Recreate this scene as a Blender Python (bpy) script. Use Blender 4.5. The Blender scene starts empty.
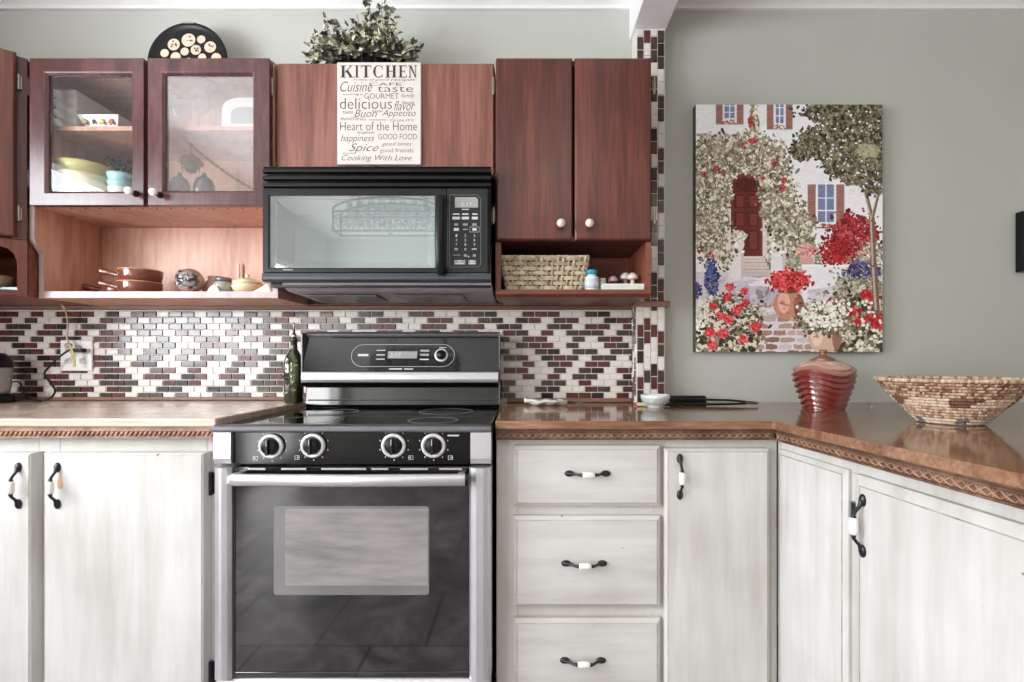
import bpy, bmesh, math, random
import numpy as np
from mathutils import Vector, Matrix

# ---------------------------------------------------------------- frame of reference
# wall plane y = 0, the room extends towards -y, camera stands at y = -2.03
FPX, CX, CY, CAMZ, CAMD = 494.0, 522.0, 361.0, 1.083, 2.03
def X(px, D): return (px - CX) * D / FPX
def Z(py, D): return CAMZ + (CY - py) * D / FPX
def Y(D): return D - CAMD

S = bpy.context.scene
COL = S.collection
pi = math.pi

def lin(c):
    c = c / 255.0
    return c / 12.92 if c <= 0.04045 else ((c + 0.055) / 1.055) ** 2.4
def rgb(r, g, b): return (lin(r), lin(g), lin(b), 1.0)

# ---------------------------------------------------------------- mesh builder
class G:
    def __init__(s, xf=None):
        s.v, s.f, s.m, s.s, s.xf = [], [], [], [], xf
        s.col = None
    def add(s, vs, fs, m=0, smooth=False):
        b = len(s.v)
        if s.xf is not None: vs = [s.xf @ Vector(v) for v in vs]
        s.v.extend([tuple(v) for v in vs])
        for f in fs:
            s.f.append([b + i for i in f]); s.m.append(m); s.s.append(smooth)
        return s
    def box(s, x0, x1, y0, y1, z0, z1, m=0):
        if x0 > x1: x0, x1 = x1, x0
        if y0 > y1: y0, y1 = y1, y0
        if z0 > z1: z0, z1 = z1, z0
        vs = [(x0,y0,z0),(x1,y0,z0),(x1,y1,z0),(x0,y1,z0),(x0,y0,z1),(x1,y0,z1),(x1,y1,z1),(x0,y1,z1)]
        return s.add(vs, [(0,3,2,1),(4,5,6,7),(0,1,5,4),(1,2,6,5),(2,3,7,6),(3,0,4,7)], m)
    def slab(s, x0, x1, z0, z1, yf, yb, ch=0.012, dp=0.006, m=0, line=0.0):
        """door or drawer front facing -y: full size at the back, chamfered rim, raised face"""
        ym = yf + dp
        vs = [(x0,yb,z0),(x1,yb,z0),(x1,yb,z1),(x0,yb,z1),
              (x0,ym,z0),(x1,ym,z0),(x1,ym,z1),(x0,ym,z1),
              (x0+ch,yf,z0+ch),(x1-ch,yf,z0+ch),(x1-ch,yf,z1-ch),(x0+ch,yf,z1-ch)]
        fs = [(0,3,2,1),(8,9,10,11)]
        for i in range(4):
            j = (i + 1) % 4
            fs += [(i, j, 4 + j, 4 + i), (4 + i, 4 + j, 8 + j, 8 + i)]
        s.add(vs, fs, m)
        if line > 0:   # worn line where the chamfer meets the flat face
            e, t = ch - line * .6, ch + line * .4; q = 0.0003
            o = [(x0+e,z0+e),(x1-e,z0+e),(x1-e,z1-e),(x0+e,z1-e)]; n_ = [(x0+t,z0+t),(x1-t,z0+t),(x1-t,z1-t),(x0+t,z1-t)]
            yo = yf + dp * (ch - e) / ch - q
            s.add([(a,yo,b) for a,b in o] + [(a,yf-q,b) for a,b in n_], [(i, (i+1)%4, 4+(i+1)%4, 4+i) for i in range(4)], m + 1)
        return s
    def ring(s, x0, x1, z0, z1, wl, wr, wb, wt, yf, yb, m=0, lip=0.0):
        """rectangular frame facing -y"""
        o = [(x0,z0),(x1,z0),(x1,z1),(x0,z1)]
        i_ = [(x0+wl,z0+wb),(x1-wr,z0+wb),(x1-wr,z1-wt),(x0+wl,z1-wt)]
        L = lip
        il = [(x0+wl-L,z0+wb-L),(x1-wr+L,z0+wb-L),(x1-wr+L,z1-wt+L),(x0+wl-L,z1-wt+L)]
        vs = [(a,yf,b) for a,b in o] + [(a,yf,b) for a,b in il] + [(a,yb,b) for a,b in o] + [(a,yb,b) for a,b in i_] + [(a,yf+L,b) for a,b in i_]
        fs = []
        for k in range(4):
            j = (k + 1) % 4
            fs += [(k,j,4+j,4+k), (8+j,8+k,12+k,12+j), (k,8+k,8+j,j)]
            if L > 0: fs += [(4+k,4+j,16+j,16+k), (16+k,16+j,12+j,12+k)]
            else: fs += [(4+k,4+j,12+j,12+k)]
        return s.add(vs, fs, m)
    def prism(s, pts, plane, a, b, m=0, smooth=False):
        mk = {'xz': lambda p, t: (p[0], t, p[1]), 'xy': lambda p, t: (p[0], p[1], t), 'yz': lambda p, t: (t, p[0], p[1])}[plane]
        n = len(pts)
        vs = [mk(p, a) for p in pts] + [mk(p, b) for p in pts]
        fs = [tuple(range(n))[::-1], tuple(range(n, 2 * n))]
        s.add(vs, fs, m)
        s.add(vs, [(i, (i + 1) % n, n + (i + 1) % n, n + i) for i in range(n)], m, smooth)
        return s
    def lathe(s, prof, c, n=32, m=0, smooth=True, M=None, sx=1.0, sy=1.0):
        vs, fs = [], []
        for r, z in prof:
            for k in range(n):
                a = 2 * pi * k / n
                p = Vector((r * math.cos(a) * sx, r * math.sin(a) * sy, z))
                if M is not None: p = M @ p
                vs.append((c[0] + p.x, c[1] + p.y, c[2] + p.z))
        for i in range(len(prof) - 1):
            for k in range(n):
                j = (k + 1) % n
                fs.append((i*n+k, i*n+j, (i+1)*n+j, (i+1)*n+k))
        s.add(vs, fs, m, smooth)
        return s
    def tube(s, pts, r, n=8, m=0, closed=False, flat=(1.0, 1.0), up=(0, 0, 1), smooth=True):
        pts = [Vector(p) for p in pts]; N = len(pts)
        rr = r if isinstance(r, (list, tuple)) else [r] * N
        vs, fs = [], []
        U = Vector(up)
        for i, p in enumerate(pts):
            a = pts[(i - 1) % N] if (closed or i > 0) else p
            b = pts[(i + 1) % N] if (closed or i < N - 1) else p
            t = (b - a)
            t = t.normalized() if t.length > 1e-9 else Vector((0, 0, 1))
            u = U - t * U.dot(t)
            if u.length < 1e-3: u = Vector((1, 0, 0)) - t * t.x
            if u.length < 1e-3: u = Vector((0, 1, 0)) - t * t.y
            u.normalize(); w = t.cross(u)
            for k in range(n):
                q = 2 * pi * k / n
                vs.append(p + (u * math.cos(q) * flat[0] + w * math.sin(q) * flat[1]) * rr[i])
        R = N if closed else N - 1
        for i in range(R):
            for k in range(n):
                j = (k + 1) % n; i2 = (i + 1) % N
                fs.append((i*n+k, i*n+j, i2*n+j, i2*n+k))
        s.add(vs, fs, m, smooth)
        if not closed:
            s.add(vs[:n], [tuple(range(n))[::-1]], m); s.add(vs[-n:], [tuple(range(n))], m)
        return s
    def ball(s, c, r, m=0, n=20, sz=1.0, sx=1.0, sy=1.0, M=None):
        h = n // 2
        prof = [(max(1e-5, r * math.sin(pi * i / h)), -r * sz * math.cos(pi * i / h)) for i in range(h + 1)]
        return s.lathe(prof, c, n, m, True, M, sx, sy)
    def disc(s, c, r, yoff, m=0, n=28, th=0.002, ri=0.0):
        """flat disc facing -y, centre c, raised to thickness th"""
        M = Matrix.Rotation(pi / 2, 4, 'X')
        pr = [(max(ri, 1e-5), 0), (r, 0), (r, th), (max(ri, 1e-5), th)]
        if ri > 0: pr.append((ri, 0))
        return s.lathe(pr, (c[0], c[1] + yoff, c[2]), n, m, False, M)
    def text(s, body, x0, x1, z0, z1, y, m=0, shear=0.0, ext=0.0006, bold=0.0, sp=1.0):
        cu = bpy.data.curves.new('tmp', 'FONT'); cu.body = body; cu.size = 1.0; cu.shear = shear
        cu.extrude = 0.0; cu.offset = bold; cu.resolution_u = 3; cu.space_character = sp
        o = bpy.data.objects.new('tmp', cu); COL.objects.link(o)
        bpy.context.view_layer.update()
        me = o.evaluated_get(bpy.context.evaluated_depsgraph_get()).to_mesh()
        vv = [v.co.copy() for v in me.vertices]; ff = [list(p.vertices) for p in me.polygons]
        o.evaluated_get(bpy.context.evaluated_depsgraph_get()).to_mesh_clear()
        bpy.data.objects.remove(o); bpy.data.curves.remove(cu)
        if not vv: return s
        ax, bx = min(v.x for v in vv), max(v.x for v in vv); ay, by = min(v.y for v in vv), max(v.y for v in vv)
        kx = (x1 - x0) / max(bx - ax, 1e-6)
        kz = (z1 - z0) / max(by - ay, 1e-6) if z1 is not None else kx
        s.add([(x0 + (v.x - ax) * kx, y, z0 + (v.y - ay) * kz) for v in vv], ff, m)
        return s
    def build(s, name, mats, parent=None, bevel=0.0, seg=2, angle=40, fix=True):
        me = bpy.data.meshes.new(name)
        L = Vector((0, 0, 0))
        if parent is not None:
            q = parent
            while q is not None:
                L += Vector(q.location); q = q.parent
        else:
            xs = np.array(s.v)
            L = Vector(((xs[:,0].min() + xs[:,0].max()) / 2, (xs[:,1].min() + xs[:,1].max()) / 2, xs[:,2].min()))
        me.from_pydata([(v[0]-L.x, v[1]-L.y, v[2]-L.z) for v in s.v], [], s.f)
        if not isinstance(mats, (list, tuple)): mats = [mats]
        for mt in mats: me.materials.append(mt)
        me.polygons.foreach_set('material_index', s.m)
        me.polygons.foreach_set('use_smooth', s.s)
        me.update()
        if fix:
            bm = bmesh.new(); bm.from_mesh(me)
            bmesh.ops.recalc_face_normals(bm, faces=bm.faces)
            bm.to_mesh(me); bm.free()
        if s.col is not None:
            at = me.color_attributes.new('paint', 'FLOAT_COLOR', 'POINT')
            at.data.foreach_set('color', np.array(s.col, dtype=np.float32).ravel())
        o = bpy.data.objects.new(name, me); COL.objects.link(o)
        if parent is not None: o.parent = parent
        else: o.location = L
        if bevel > 0:
            b = o.modifiers.new('edge', 'BEVEL'); b.width = bevel; b.segments = seg
            b.limit_method = 'ANGLE'; b.angle_limit = math.radians(angle); b.use_clamp_overlap = True
        return o

def tag(o, label, cat, group=None, kind=None):
    if label: o['label'] = label
    if cat: o['category'] = cat
    if group: o['group'] = group
    if kind: o['kind'] = kind
    return o
def thing(name, label, cat, loc, group=None):
    o = bpy.data.objects.new(name, None); o.empty_display_size = 0.05
    COL.objects.link(o); o.location = loc
    return tag(o, label, cat, group)
def struct(name, g, mats, bevel=0.0, label=None):
    o = g.build(name, mats, None, bevel); o['kind'] = 'structure'
    if label: o['label'] = label
    return o
def copy_tree(o, dx=(0, 0, 0), label=None, parent=None):
    c = o.copy(); COL.objects.link(c)
    if parent is not None: c.parent = parent
    else:
        c.location = Vector(o.location) + Vector(dx)
        if label: c['label'] = label
    for ch in [q for q in list(bpy.data.objects) if q.parent == o]: copy_tree(ch, parent=c)
    return c

# ---------------------------------------------------------------- materials
def nodes(name):
    m = bpy.data.materials.new(name); m.use_nodes = True
    nt = m.node_tree; b = nt.nodes['Principled BSDF']
    return m, nt, b
def setp(b, **k):
    mp = {'rough': 'Roughness', 'metal': 'Metallic', 'spec': 'Specular IOR Level', 'coat': 'Coat Weight', 'coatr': 'Coat Roughness', 'ior': 'IOR', 'trans': 'Transmission Weight', 'alpha': 'Alpha', 'aniso': 'Anisotropic'}
    for a, v in k.items(): b.inputs[mp[a]].default_value = v
def plain(name, c, rough=0.5, var=0.06, vscale=30, bump=0.0, bscale=80, **k):
    """one colour with a little procedural variation"""
    m, nt, b = nodes(name); setp(b, rough=rough, **k)
    tc = nt.nodes.new('ShaderNodeTexCoord')
    nz = nt.nodes.new('ShaderNodeTexNoise'); nz.inputs['Scale'].default_value = vscale; nz.inputs['Detail'].default_value = 4
    nt.links.new(tc.outputs['Object'], nz.inputs['Vector'])
    rp = nt.nodes.new('ShaderNodeValToRGB')
    rp.color_ramp.elements[0].position = 0.3; rp.color_ramp.elements[1].position = 0.7
    lo = tuple(max(0, x * (1 - var)) for x in c[:3]) + (1,); hi = tuple(min(1, x * (1 + var)) for x in c[:3]) + (1,)
    rp.color_ramp.elements[0].color = lo; rp.color_ramp.elements[1].color = hi
    nt.links.new(nz.outputs['Fac'], rp.inputs['Fac']); nt.links.new(rp.outputs['Color'], b.inputs['Base Color'])
    if bump > 0:
        n2 = nt.nodes.new('ShaderNodeTexNoise'); n2.inputs['Scale'].default_value = bscale; n2.inputs['Detail'].default_value = 3
        nt.links.new(tc.outputs['Object'], n2.inputs['Vector'])
        bp = nt.nodes.new('ShaderNodeBump'); bp.inputs['Strength'].default_value = bump; bp.inputs['Distance'].default_value = 0.004
        nt.links.new(n2.outputs['Fac'], bp.inputs['Height']); nt.links.new(bp.outputs['Normal'], b.inputs['Normal'])
    return m
def wood(name, cols, scale=(14, 14, 1.1), rough=0.3, bump=0.08, pos=(0.28, 0.5, 0.74), coat=0.0, coatr=0.1, fine=6.0, fmix=0.35):
    """grain stretched along the axis with the small scale"""
    m, nt, b = nodes(name); setp(b, rough=rough, coat=coat, coatr=coatr)
    tc = nt.nodes.new('ShaderNodeTexCoord'); mp = nt.nodes.new('ShaderNodeMapping'); mp.inputs['Scale'].default_value = scale
    nt.links.new(tc.outputs['Object'], mp.inputs['Vector'])
    n1 = nt.nodes.new('ShaderNodeTexNoise'); n1.inputs['Scale'].default_value = 1.0; n1.inputs['Detail'].default_value = 6; n1.inputs['Roughness'].default_value = 0.6; n1.inputs['Distortion'].default_value = 0.6
    nt.links.new(mp.outputs['Vector'], n1.inputs['Vector'])
    n2 = nt.nodes.new('ShaderNodeTexNoise'); n2.inputs['Scale'].default_value = fine; n2.inputs['Detail'].default_value = 4
    nt.links.new(mp.outputs['Vector'], n2.inputs['Vector'])
    mx = nt.nodes.new('ShaderNodeMix'); mx.data_type = 'FLOAT'; mx.inputs['Factor'].default_value = fmix
    nt.links.new(n1.outputs['Fac'], mx.inputs[2]); nt.links.new(n2.outputs['Fac'], mx.inputs[3])
    rp = nt.nodes.new('ShaderNodeValToRGB'); e = rp.color_ramp.elements
    e[0].position, e[0].color = pos[0], cols[0]; e[1].position, e[1].color = pos[2], cols[2]
    k = e.new(pos[1]); k.color = cols[1]
    nt.links.new(mx.outputs[0], rp.inputs['Fac']); nt.links.new(rp.outputs['Color'], b.inputs['Base Color'])
    bp = nt.nodes.new('ShaderNodeBump'); bp.inputs['Strength'].default_value = bump; bp.inputs['Distance'].default_value = 0.003
    nt.links.new(mx.outputs[0], bp.inputs['Height']); nt.links.new(bp.outputs['Normal'], b.inputs['Normal'])
    return m
def distressed(name, c0, c1, chip, scale=(15, 15, 1.5), rough=0.42):
    """brushed white paint: dragged greyish strokes plus a few small chips"""
    m, nt, b = nodes(name); setp(b, rough=rough)
    tc = nt.nodes.new('ShaderNodeTexCoord'); mp = nt.nodes.new('ShaderNodeMapping'); mp.inputs['Scale'].default_value = scale
    nt.links.new(tc.outputs['Object'], mp.inputs['Vector'])
    n1 = nt.nodes.new('ShaderNodeTexNoise'); n1.inputs['Scale'].default_value = 1.0; n1.inputs['Detail'].default_value = 7; n1.inputs['Roughness'].default_value = 0.65
    nt.links.new(mp.outputs['Vector'], n1.inputs['Vector'])
    n0 = nt.nodes.new('ShaderNodeTexNoise'); n0.inputs['Scale'].default_value = 3.0; n0.inputs['Detail'].default_value = 2
    nt.links.new(tc.outputs['Object'], n0.inputs['Vector'])
    mul = nt.nodes.new('ShaderNodeMix'); mul.data_type = 'FLOAT'; mul.inputs['Factor'].default_value = 0.42
    nt.links.new(n1.outputs['Fac'], mul.inputs[2]); nt.links.new(n0.outputs['Fac'], mul.inputs[3])
    rp = nt.nodes.new('ShaderNodeValToRGB'); e = rp.color_ramp.elements
    e[0].position, e[0].color = 0.34, c0; e[1].position, e[1].color = 0.60, c1
    nt.links.new(mul.outputs[0], rp.inputs['Fac'])
    n3 = nt.nodes.new('ShaderNodeTexNoise'); n3.inputs['Scale'].default_value = 26; n3.inputs['Detail'].default_value = 2
    nt.links.new(tc.outputs['Object'], n3.inputs['Vector'])
    r3 = nt.nodes.new('ShaderNodeValToRGB'); r3.color_ramp.elements[0].position = 0.77; r3.color_ramp.elements[1].position = 0.78
    nt.links.new(n3.outputs['Fac'], r3.inputs['Fac'])
    mx = nt.nodes.new('ShaderNodeMix'); mx.data_type = 'RGBA'
    nt.links.new(r3.outputs['Color'], mx.inputs['Factor']); nt.links.new(rp.outputs['Color'], mx.inputs[6]); mx.inputs[7].default_value = chip
    nt.links.new(mx.outputs[2], b.inputs['Base Color'])
    bp = nt.nodes.new('ShaderNodeBump'); bp.inputs['Strength'].default_value = 0.06; bp.inputs['Distance'].default_value = 0.002
    nt.links.new(n1.outputs['Fac'], bp.inputs['Height']); nt.links.new(bp.outputs['Normal'], b.inputs['Normal'])
    return m
def painted(name, rough=0.6, spec=0.4, coat=0.0):
    """colour comes from the mesh's own paint layer"""
    m, nt, b = nodes(name); setp(b, rough=rough, spec=spec, coat=coat)
    a = nt.nodes.new('ShaderNodeVertexColor'); a.layer_name = 'paint'
    nt.links.new(a.outputs['Color'], b.inputs['Base Color'])
    return m
def pane_glass(name, tint=(1, 1, 1, 1), haze=0.0, hazec=(0.8, 0.8, 0.8, 1), ior=1.5, rough=0.02):
    """thin glass: clear, mirror-like by Fresnel, optionally veiled by a diffuse tint"""
    m = bpy.data.materials.new(name); m.use_nodes = True; nt = m.node_tree
    for n in list(nt.nodes): nt.nodes.remove(n)
    out = nt.nodes.new('ShaderNodeOutputMaterial'); tr = nt.nodes.new('ShaderNodeBsdfTransparent'); tr.inputs['Color'].default_value = tint
    gl = nt.nodes.new('ShaderNodeBsdfGlossy'); gl.inputs['Roughness'].default_value = rough
    df = nt.nodes.new('ShaderNodeBsdfDiffuse'); df.inputs['Color'].default_value = hazec
    fr = nt.nodes.new('ShaderNodeFresnel'); fr.inputs['IOR'].default_value = ior
    m1 = nt.nodes.new('ShaderNodeMixShader'); m1.inputs['Fac'].default_value = haze
    nt.links.new(tr.outputs[0], m1.inputs[1]); nt.links.new(df.outputs[0], m1.inputs[2])
    m2 = nt.nodes.new('ShaderNodeMixShader')
    # a thin pane: only the face turned to the viewer mirrors (no total reflection inside the sheet)
    ge = nt.nodes.new('ShaderNodeNewGeometry'); mk = nt.nodes.new('ShaderNodeMath'); mk.operation = 'SUBTRACT'; mk.inputs[0].default_value = 1.0
    nt.links.new(ge.outputs['Backfacing'], mk.inputs[1])
    ml = nt.nodes.new('ShaderNodeMath'); ml.operation = 'MULTIPLY'
    nt.links.new(fr.outputs[0], ml.inputs[0]); nt.links.new(mk.outputs[0], ml.inputs[1])
    nt.links.new(ml.outputs[0], m2.inputs['Fac']); nt.links.new(m1.outputs[0], m2.inputs[1]); nt.links.new(gl.outputs[0], m2.inputs[2])
    nt.links.new(m2.outputs[0], out.inputs['Surface'])
    return m
def emit(name, c, strength):
    m, nt, b = nodes(name); b.inputs['Base Color'].default_value = c
    b.inputs['Emission Color'].default_value = c; b.inputs['Emission Strength'].default_value = strength
    return m
M = {}
M['wall'] = plain('wall_paint', rgb(190,191,184), 0.75, 0.03, 3, 0.08, 160)
M['white_trim'] = plain('white_trim_paint', rgb(238,236,236), 0.45, 0.02, 8)
M['ceiling'] = plain('ceiling_paint', rgb(226,224,220), 0.8, 0.02, 5)
def slate(name):
    """riven slate slabs: cloudy grey-brown stone with veins and dark joints"""
    m, nt, b = nodes(name); setp(b, rough=0.4)
    tc = nt.nodes.new('ShaderNodeTexCoord')
    n1 = nt.nodes.new('ShaderNodeTexNoise'); n1.inputs['Scale'].default_value = 3.2; n1.inputs['Detail'].default_value = 9; n1.inputs['Roughness'].default_value = 0.68; n1.inputs['Distortion'].default_value = 1.4
    nt.links.new(tc.outputs['Object'], n1.inputs['Vector'])
    rp = nt.nodes.new('ShaderNodeValToRGB'); e = rp.color_ramp.elements
    e[0].position, e[0].color = 0.32, rgb(70,64,68); e[1].position, e[1].color = 0.68, rgb(196,186,192)
    k = e.new(0.5); k.color = rgb(136,126,132)
    nt.links.new(n1.outputs['Fac'], rp.inputs['Fac'])
    br = nt.nodes.new('ShaderNodeTexBrick'); br.inputs['Scale'].default_value = 1.0; br.inputs['Brick Width'].default_value = 0.42; br.inputs['Row Height'].default_value = 0.42; br.inputs['Mortar Size'].default_value = 0.006
    br.inputs['Color1'].default_value = (1,1,1,1); br.inputs['Color2'].default_value = (.72,.72,.74,1); br.inputs['Mortar'].default_value = (.18,.17,.17,1)
    nt.links.new(tc.outputs['Object'], br.inputs['Vector'])
    mx = nt.nodes.new('ShaderNodeMix'); mx.data_type = 'RGBA'; mx.blend_type = 'MULTIPLY'; mx.inputs['Factor'].default_value = 1.0
    nt.links.new(rp.outputs['Color'], mx.inputs[6]); nt.links.new(br.outputs['Color'], mx.inputs[7]); nt.links.new(mx.outputs[2], b.inputs['Base Color'])
    return m
M['floor'] = slate('slate_floor')
M['grout'] = plain('grout', rgb(222,216,210), 0.8, 0.05, 60)
M['tile_white'] = plain('tile_cream', rgb(224,217,210), 0.24, 0.05, 25)
M['tile_red'] = plain('tile_oxblood', rgb(92,48,46), 0.2, 0.25, 25, coat=0.1)
M['tile_brown'] = plain('tile_umber', rgb(72,58,48), 0.2, 0.25, 25, coat=0.1)
M['tile_dark'] = plain('tile_espresso', rgb(48,34,32), 0.2, 0.2, 25, coat=0.1)
M['mahogany'] = wood('mahogany', (rgb(46,21,18), rgb(86,41,33), rgb(126,68,54)), (16,16,1.0), 0.36, 0.06, coat=0.1, coatr=0.25)
M['mahogany_pale'] = wood('mahogany_pale', (rgb(72,38,31), rgb(126,77,65), rgb(160,112,98)), (18,18,1.0), 0.48, 0.06)  # paler reddish tone for the middle cabinet
M['mahogany_frame'] = wood('mahogany_frame', (rgb(46,24,24), rgb(80,45,44), rgb(114,74,75)), (10,10,2.0), 0.27, 0.05, coat=0.15, coatr=0.25)
M['sheen_edge'] = wood('pale_sheen_edge', (rgb(148,118,112), rgb(176,154,152), rgb(194,178,178)), (8,8,3), 0.4, 0.04)  # pale tone paints the window sheen on the niche edge
M['cab_inside'] = wood('cabinet_inside_wood', (rgb(156,108,86), rgb(200,152,130), rgb(222,182,160)), (10,10,1.5), 0.45, 0.04)
M['niche_right'] = wood('niche_wood', (rgb(84,42,32), rgb(122,66,50), rgb(152,92,72)), (2,10,10), 0.4, 0.04)
M['trim_wood'] = wood('trim_wood', (rgb(84,54,46), rgb(122,86,72), rgb(156,118,102)), (1.2,14,14), 0.4, 0.06)
M['top_brown'] = wood('worktop_brown', (rgb(84,54,40), rgb(136,97,73), rgb(178,140,112)), (2.6,20,20), 0.10, 0.02)
M['top_pale'] = wood('worktop_pale', (rgb(160,128,110), rgb(204,180,163), rgb(226,208,196)), (1.4,20,20), 0.26, 0.04, coat=0.5, coatr=0.14)
M['edge_brown'] = wood('edge_brown', (rgb(52,33,24), rgb(98,70,54), rgb(146,114,92)), (14,14,14), 0.38, 0.12)
M['edge_pale'] = wood('edge_pale', (rgb(92,62,48), rgb(150,114,94), rgb(196,164,144)), (12,12,12), 0.38, 0.12)
M['white_cab'] = distressed('distressed_white', rgb(180,176,169), rgb(212,210,207), rgb(96,82,70))
M['white_cab_h'] = distressed('distressed_white_drawer', rgb(180,176,169), rgb(212,210,207), rgb(96,82,70), (1.5,15,15))
M['white_frame'] = distressed('face_frame_white', rgb(184,180,173), rgb(206,203,198), rgb(130,112,96), (8,8,2))
M['worn_line'] = plain('worn_paint_line', rgb(158,148,134), 0.6, 0.35, 40)
M['cab_dark'] = plain('cabinet_gap', rgb(40,34,30), 0.8)
M['iron'] = plain('black_iron', rgb(24,22,23), 0.32, 0.2, 60)
M['edge_light'] = wood('edge_rubbed', (rgb(104,72,56), rgb(150,114,92), rgb(186,150,128)), (14,14,14), 0.4, 0.1)
M['bezel'] = plain('satin_bezel', rgb(214,210,210), 0.3, 0.04, 20, metal=0.25)
M['hood'] = plain('hood_metal', rgb(176,168,172), 0.45, 0.12, 14, metal=0.2)
M['ceramic'] = plain('white_ceramic', rgb(236,232,226), 0.15, 0.02, 20, coat=0.4)
M['cream_knob'] = plain('cream_ceramic', rgb(226,214,200), 0.2, 0.04, 20, coat=0.3)
M['steel'] = plain('brushed_steel', rgb(206,203,207), 0.36, 0.05, 6, metal=0.7)
M['steel_dark'] = plain('dull_steel', rgb(120,118,122), 0.4, 0.08, 10, metal=0.8)
M['chrome'] = plain('chrome', rgb(214,212,212), 0.15, 0.02, 10, metal=1.0)
M['black_enamel'] = plain('black_enamel', rgb(9,9,11), 0.25, 0.2, 20, spec=0.35)
M['black_glass'] = plain('black_glass', rgb(9,9,11), 0.06, 0.15, 10, spec=0.6, ior=1.6)
M['panel_black'] = plain('panel_black', rgb(9,9,11), 0.1, 0.2, 30, spec=0.3)
M['black_plastic'] = plain('black_plastic', rgb(15,15,17), 0.38, 0.15, 30, spec=0.3)
M['grey_panel'] = plain('charcoal_panel', rgb(30,32,32), 0.4, 0.08, 30, spec=0.3)
M['print_white'] = plain('white_print', rgb(205,205,205), 0.6, 0.02)
M['print_grey'] = plain('grey_print', rgb(140,142,142), 0.6, 0.02)
M['lcd'] = plain('lcd_grey', rgb(150,153,148), 0.3, 0.03)
M['lcd_digit'] = plain('lcd_digit', rgb(205,208,204), 0.4, 0.02)
M['hinge'] = plain('hinge_metal', rgb(158,150,138), 0.35, 0.2, 80, metal=0.8)
M['glass_clear'] = pane_glass('cabinet_glass', (0.96,0.96,0.96,1), 0.02)
M['glass_glare'] = pane_glass('glare_cabinet_glass', (0.95,0.94,0.94,1), 0.07, (0.94,0.86,0.86,1), 2.7)  # pinkish veil stands in for reflected glare on this pane
M['glass_thin'] = pane_glass('tumbler_glass', (0.93,0.94,0.95,1), 0.10, (0.9,0.9,0.92,1), 1.5)
# ================================================================ THE ROOM
XL, XR, YF, ZC = -2.42, 2.95, -4.9, 2.60
T = 0.10
g = G(); g.box(XL - T, XR + T, 0, T, -0.1, ZC + 0.1); struct('wall_back', g, M['wall'])
g = G(); g.box(XR, XR + T, YF - T, 0, -0.1, ZC + 0.1); struct('wall_right', g, M['wall'])
# left wall with the sink window opening and an added daylight opening further back
WY0, WY1, WZ0, WZ1 = -2.75, -0.95, 1.02, 2.16
PY0, PY1, PZ1 = -4.78, -3.55, 2.10
g = G(); g.box(XL - T, XL, YF - T, PY0, -0.1, ZC + 0.1); g.box(XL - T, XL, PY1, WY0, -0.1, ZC + 0.1); g.box(XL - T, XL, PY0, PY1, PZ1, ZC + 0.1); g.box(XL - T, XL, WY1, 0, -0.1, ZC + 0.1)
g.box(XL - T, XL, WY0, WY1, -0.1, WZ0); g.box(XL - T, XL, WY0, WY1, WZ1, ZC + 0.1); struct('wall_left', g, M['wall'])
g = G(); g.box(XL, XR, YF - T, YF, -0.1, ZC + 0.1); struct('wall_front', g, M['wall'])
g = G(); g.box(XL - T, XR + T, YF - T, T, -0.1, 0); struct('floor', g, M['floor'])
g = G(); g.box(XL - T, XR + T, YF - T, T, ZC, ZC + 0.1); struct('ceiling', g, M['ceiling'])
# sink window: white frame with a centre bar
g = G()
fw = 0.06
g.box(XL - 0.08, XL + 0.015, WY0, WY0 + fw, WZ0, WZ1); g.box(XL - 0.08, XL + 0.015, WY1 - fw, WY1, WZ0, WZ1)
g.box(XL - 0.08, XL + 0.015, WY0 + fw, WY1 - fw, WZ0, WZ0 + fw); g.box(XL - 0.08, XL + 0.015, WY0 + fw, WY1 - fw, WZ1 - fw, WZ1)
ym = (WY0 + WY1) / 2
g.box(XL - 0.07, XL, ym - 0.025, ym + 0.025, WZ0 + fw, WZ1 - fw)
struct('window_1', g, M['white_trim'], 0.003)
g = G()  # frame of the unseen rear opening, added for fill daylight
g.box(XL - 0.08, XL + 0.015, PY0, PY0 + fw, 0, PZ1); g.box(XL - 0.08, XL + 0.015, PY1 - fw, PY1, 0, PZ1)
g.box(XL - 0.08, XL + 0.015, PY0 + fw, PY1 - fw, PZ1 - fw, PZ1); g.box(XL - 0.08, XL + 0.015, PY0 + fw, PY1 - fw, 0, 0.1)
struct('fill_door_1', g, M['white_trim'], 0.003)

# ceiling beam that runs from the tiled post towards the room
BX0, BX1, BZ = 0.440, 0.572, 2.397
g = G(); g.box(BX0, BX1, YF, 0, BZ, ZC); struct('trim_1', g, M['white_trim'], 0.004)
# crown mouldings either side of the beam
def crown(x0, x1):
    g = G()
    g.prism([(0, 2.522), (-0.014, 2.522), (-0.018, 2.534), (-0.030, 2.542), (-0.052, 2.572), (-0.068, 2.588), (-0.068, ZC), (0, ZC)], 'yz', x0, x1)
    return g
struct('trim_2', crown(XL, BX0), M['white_trim'])
struct('trim_3', crown(BX1, XR), M['white_trim'])

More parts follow.
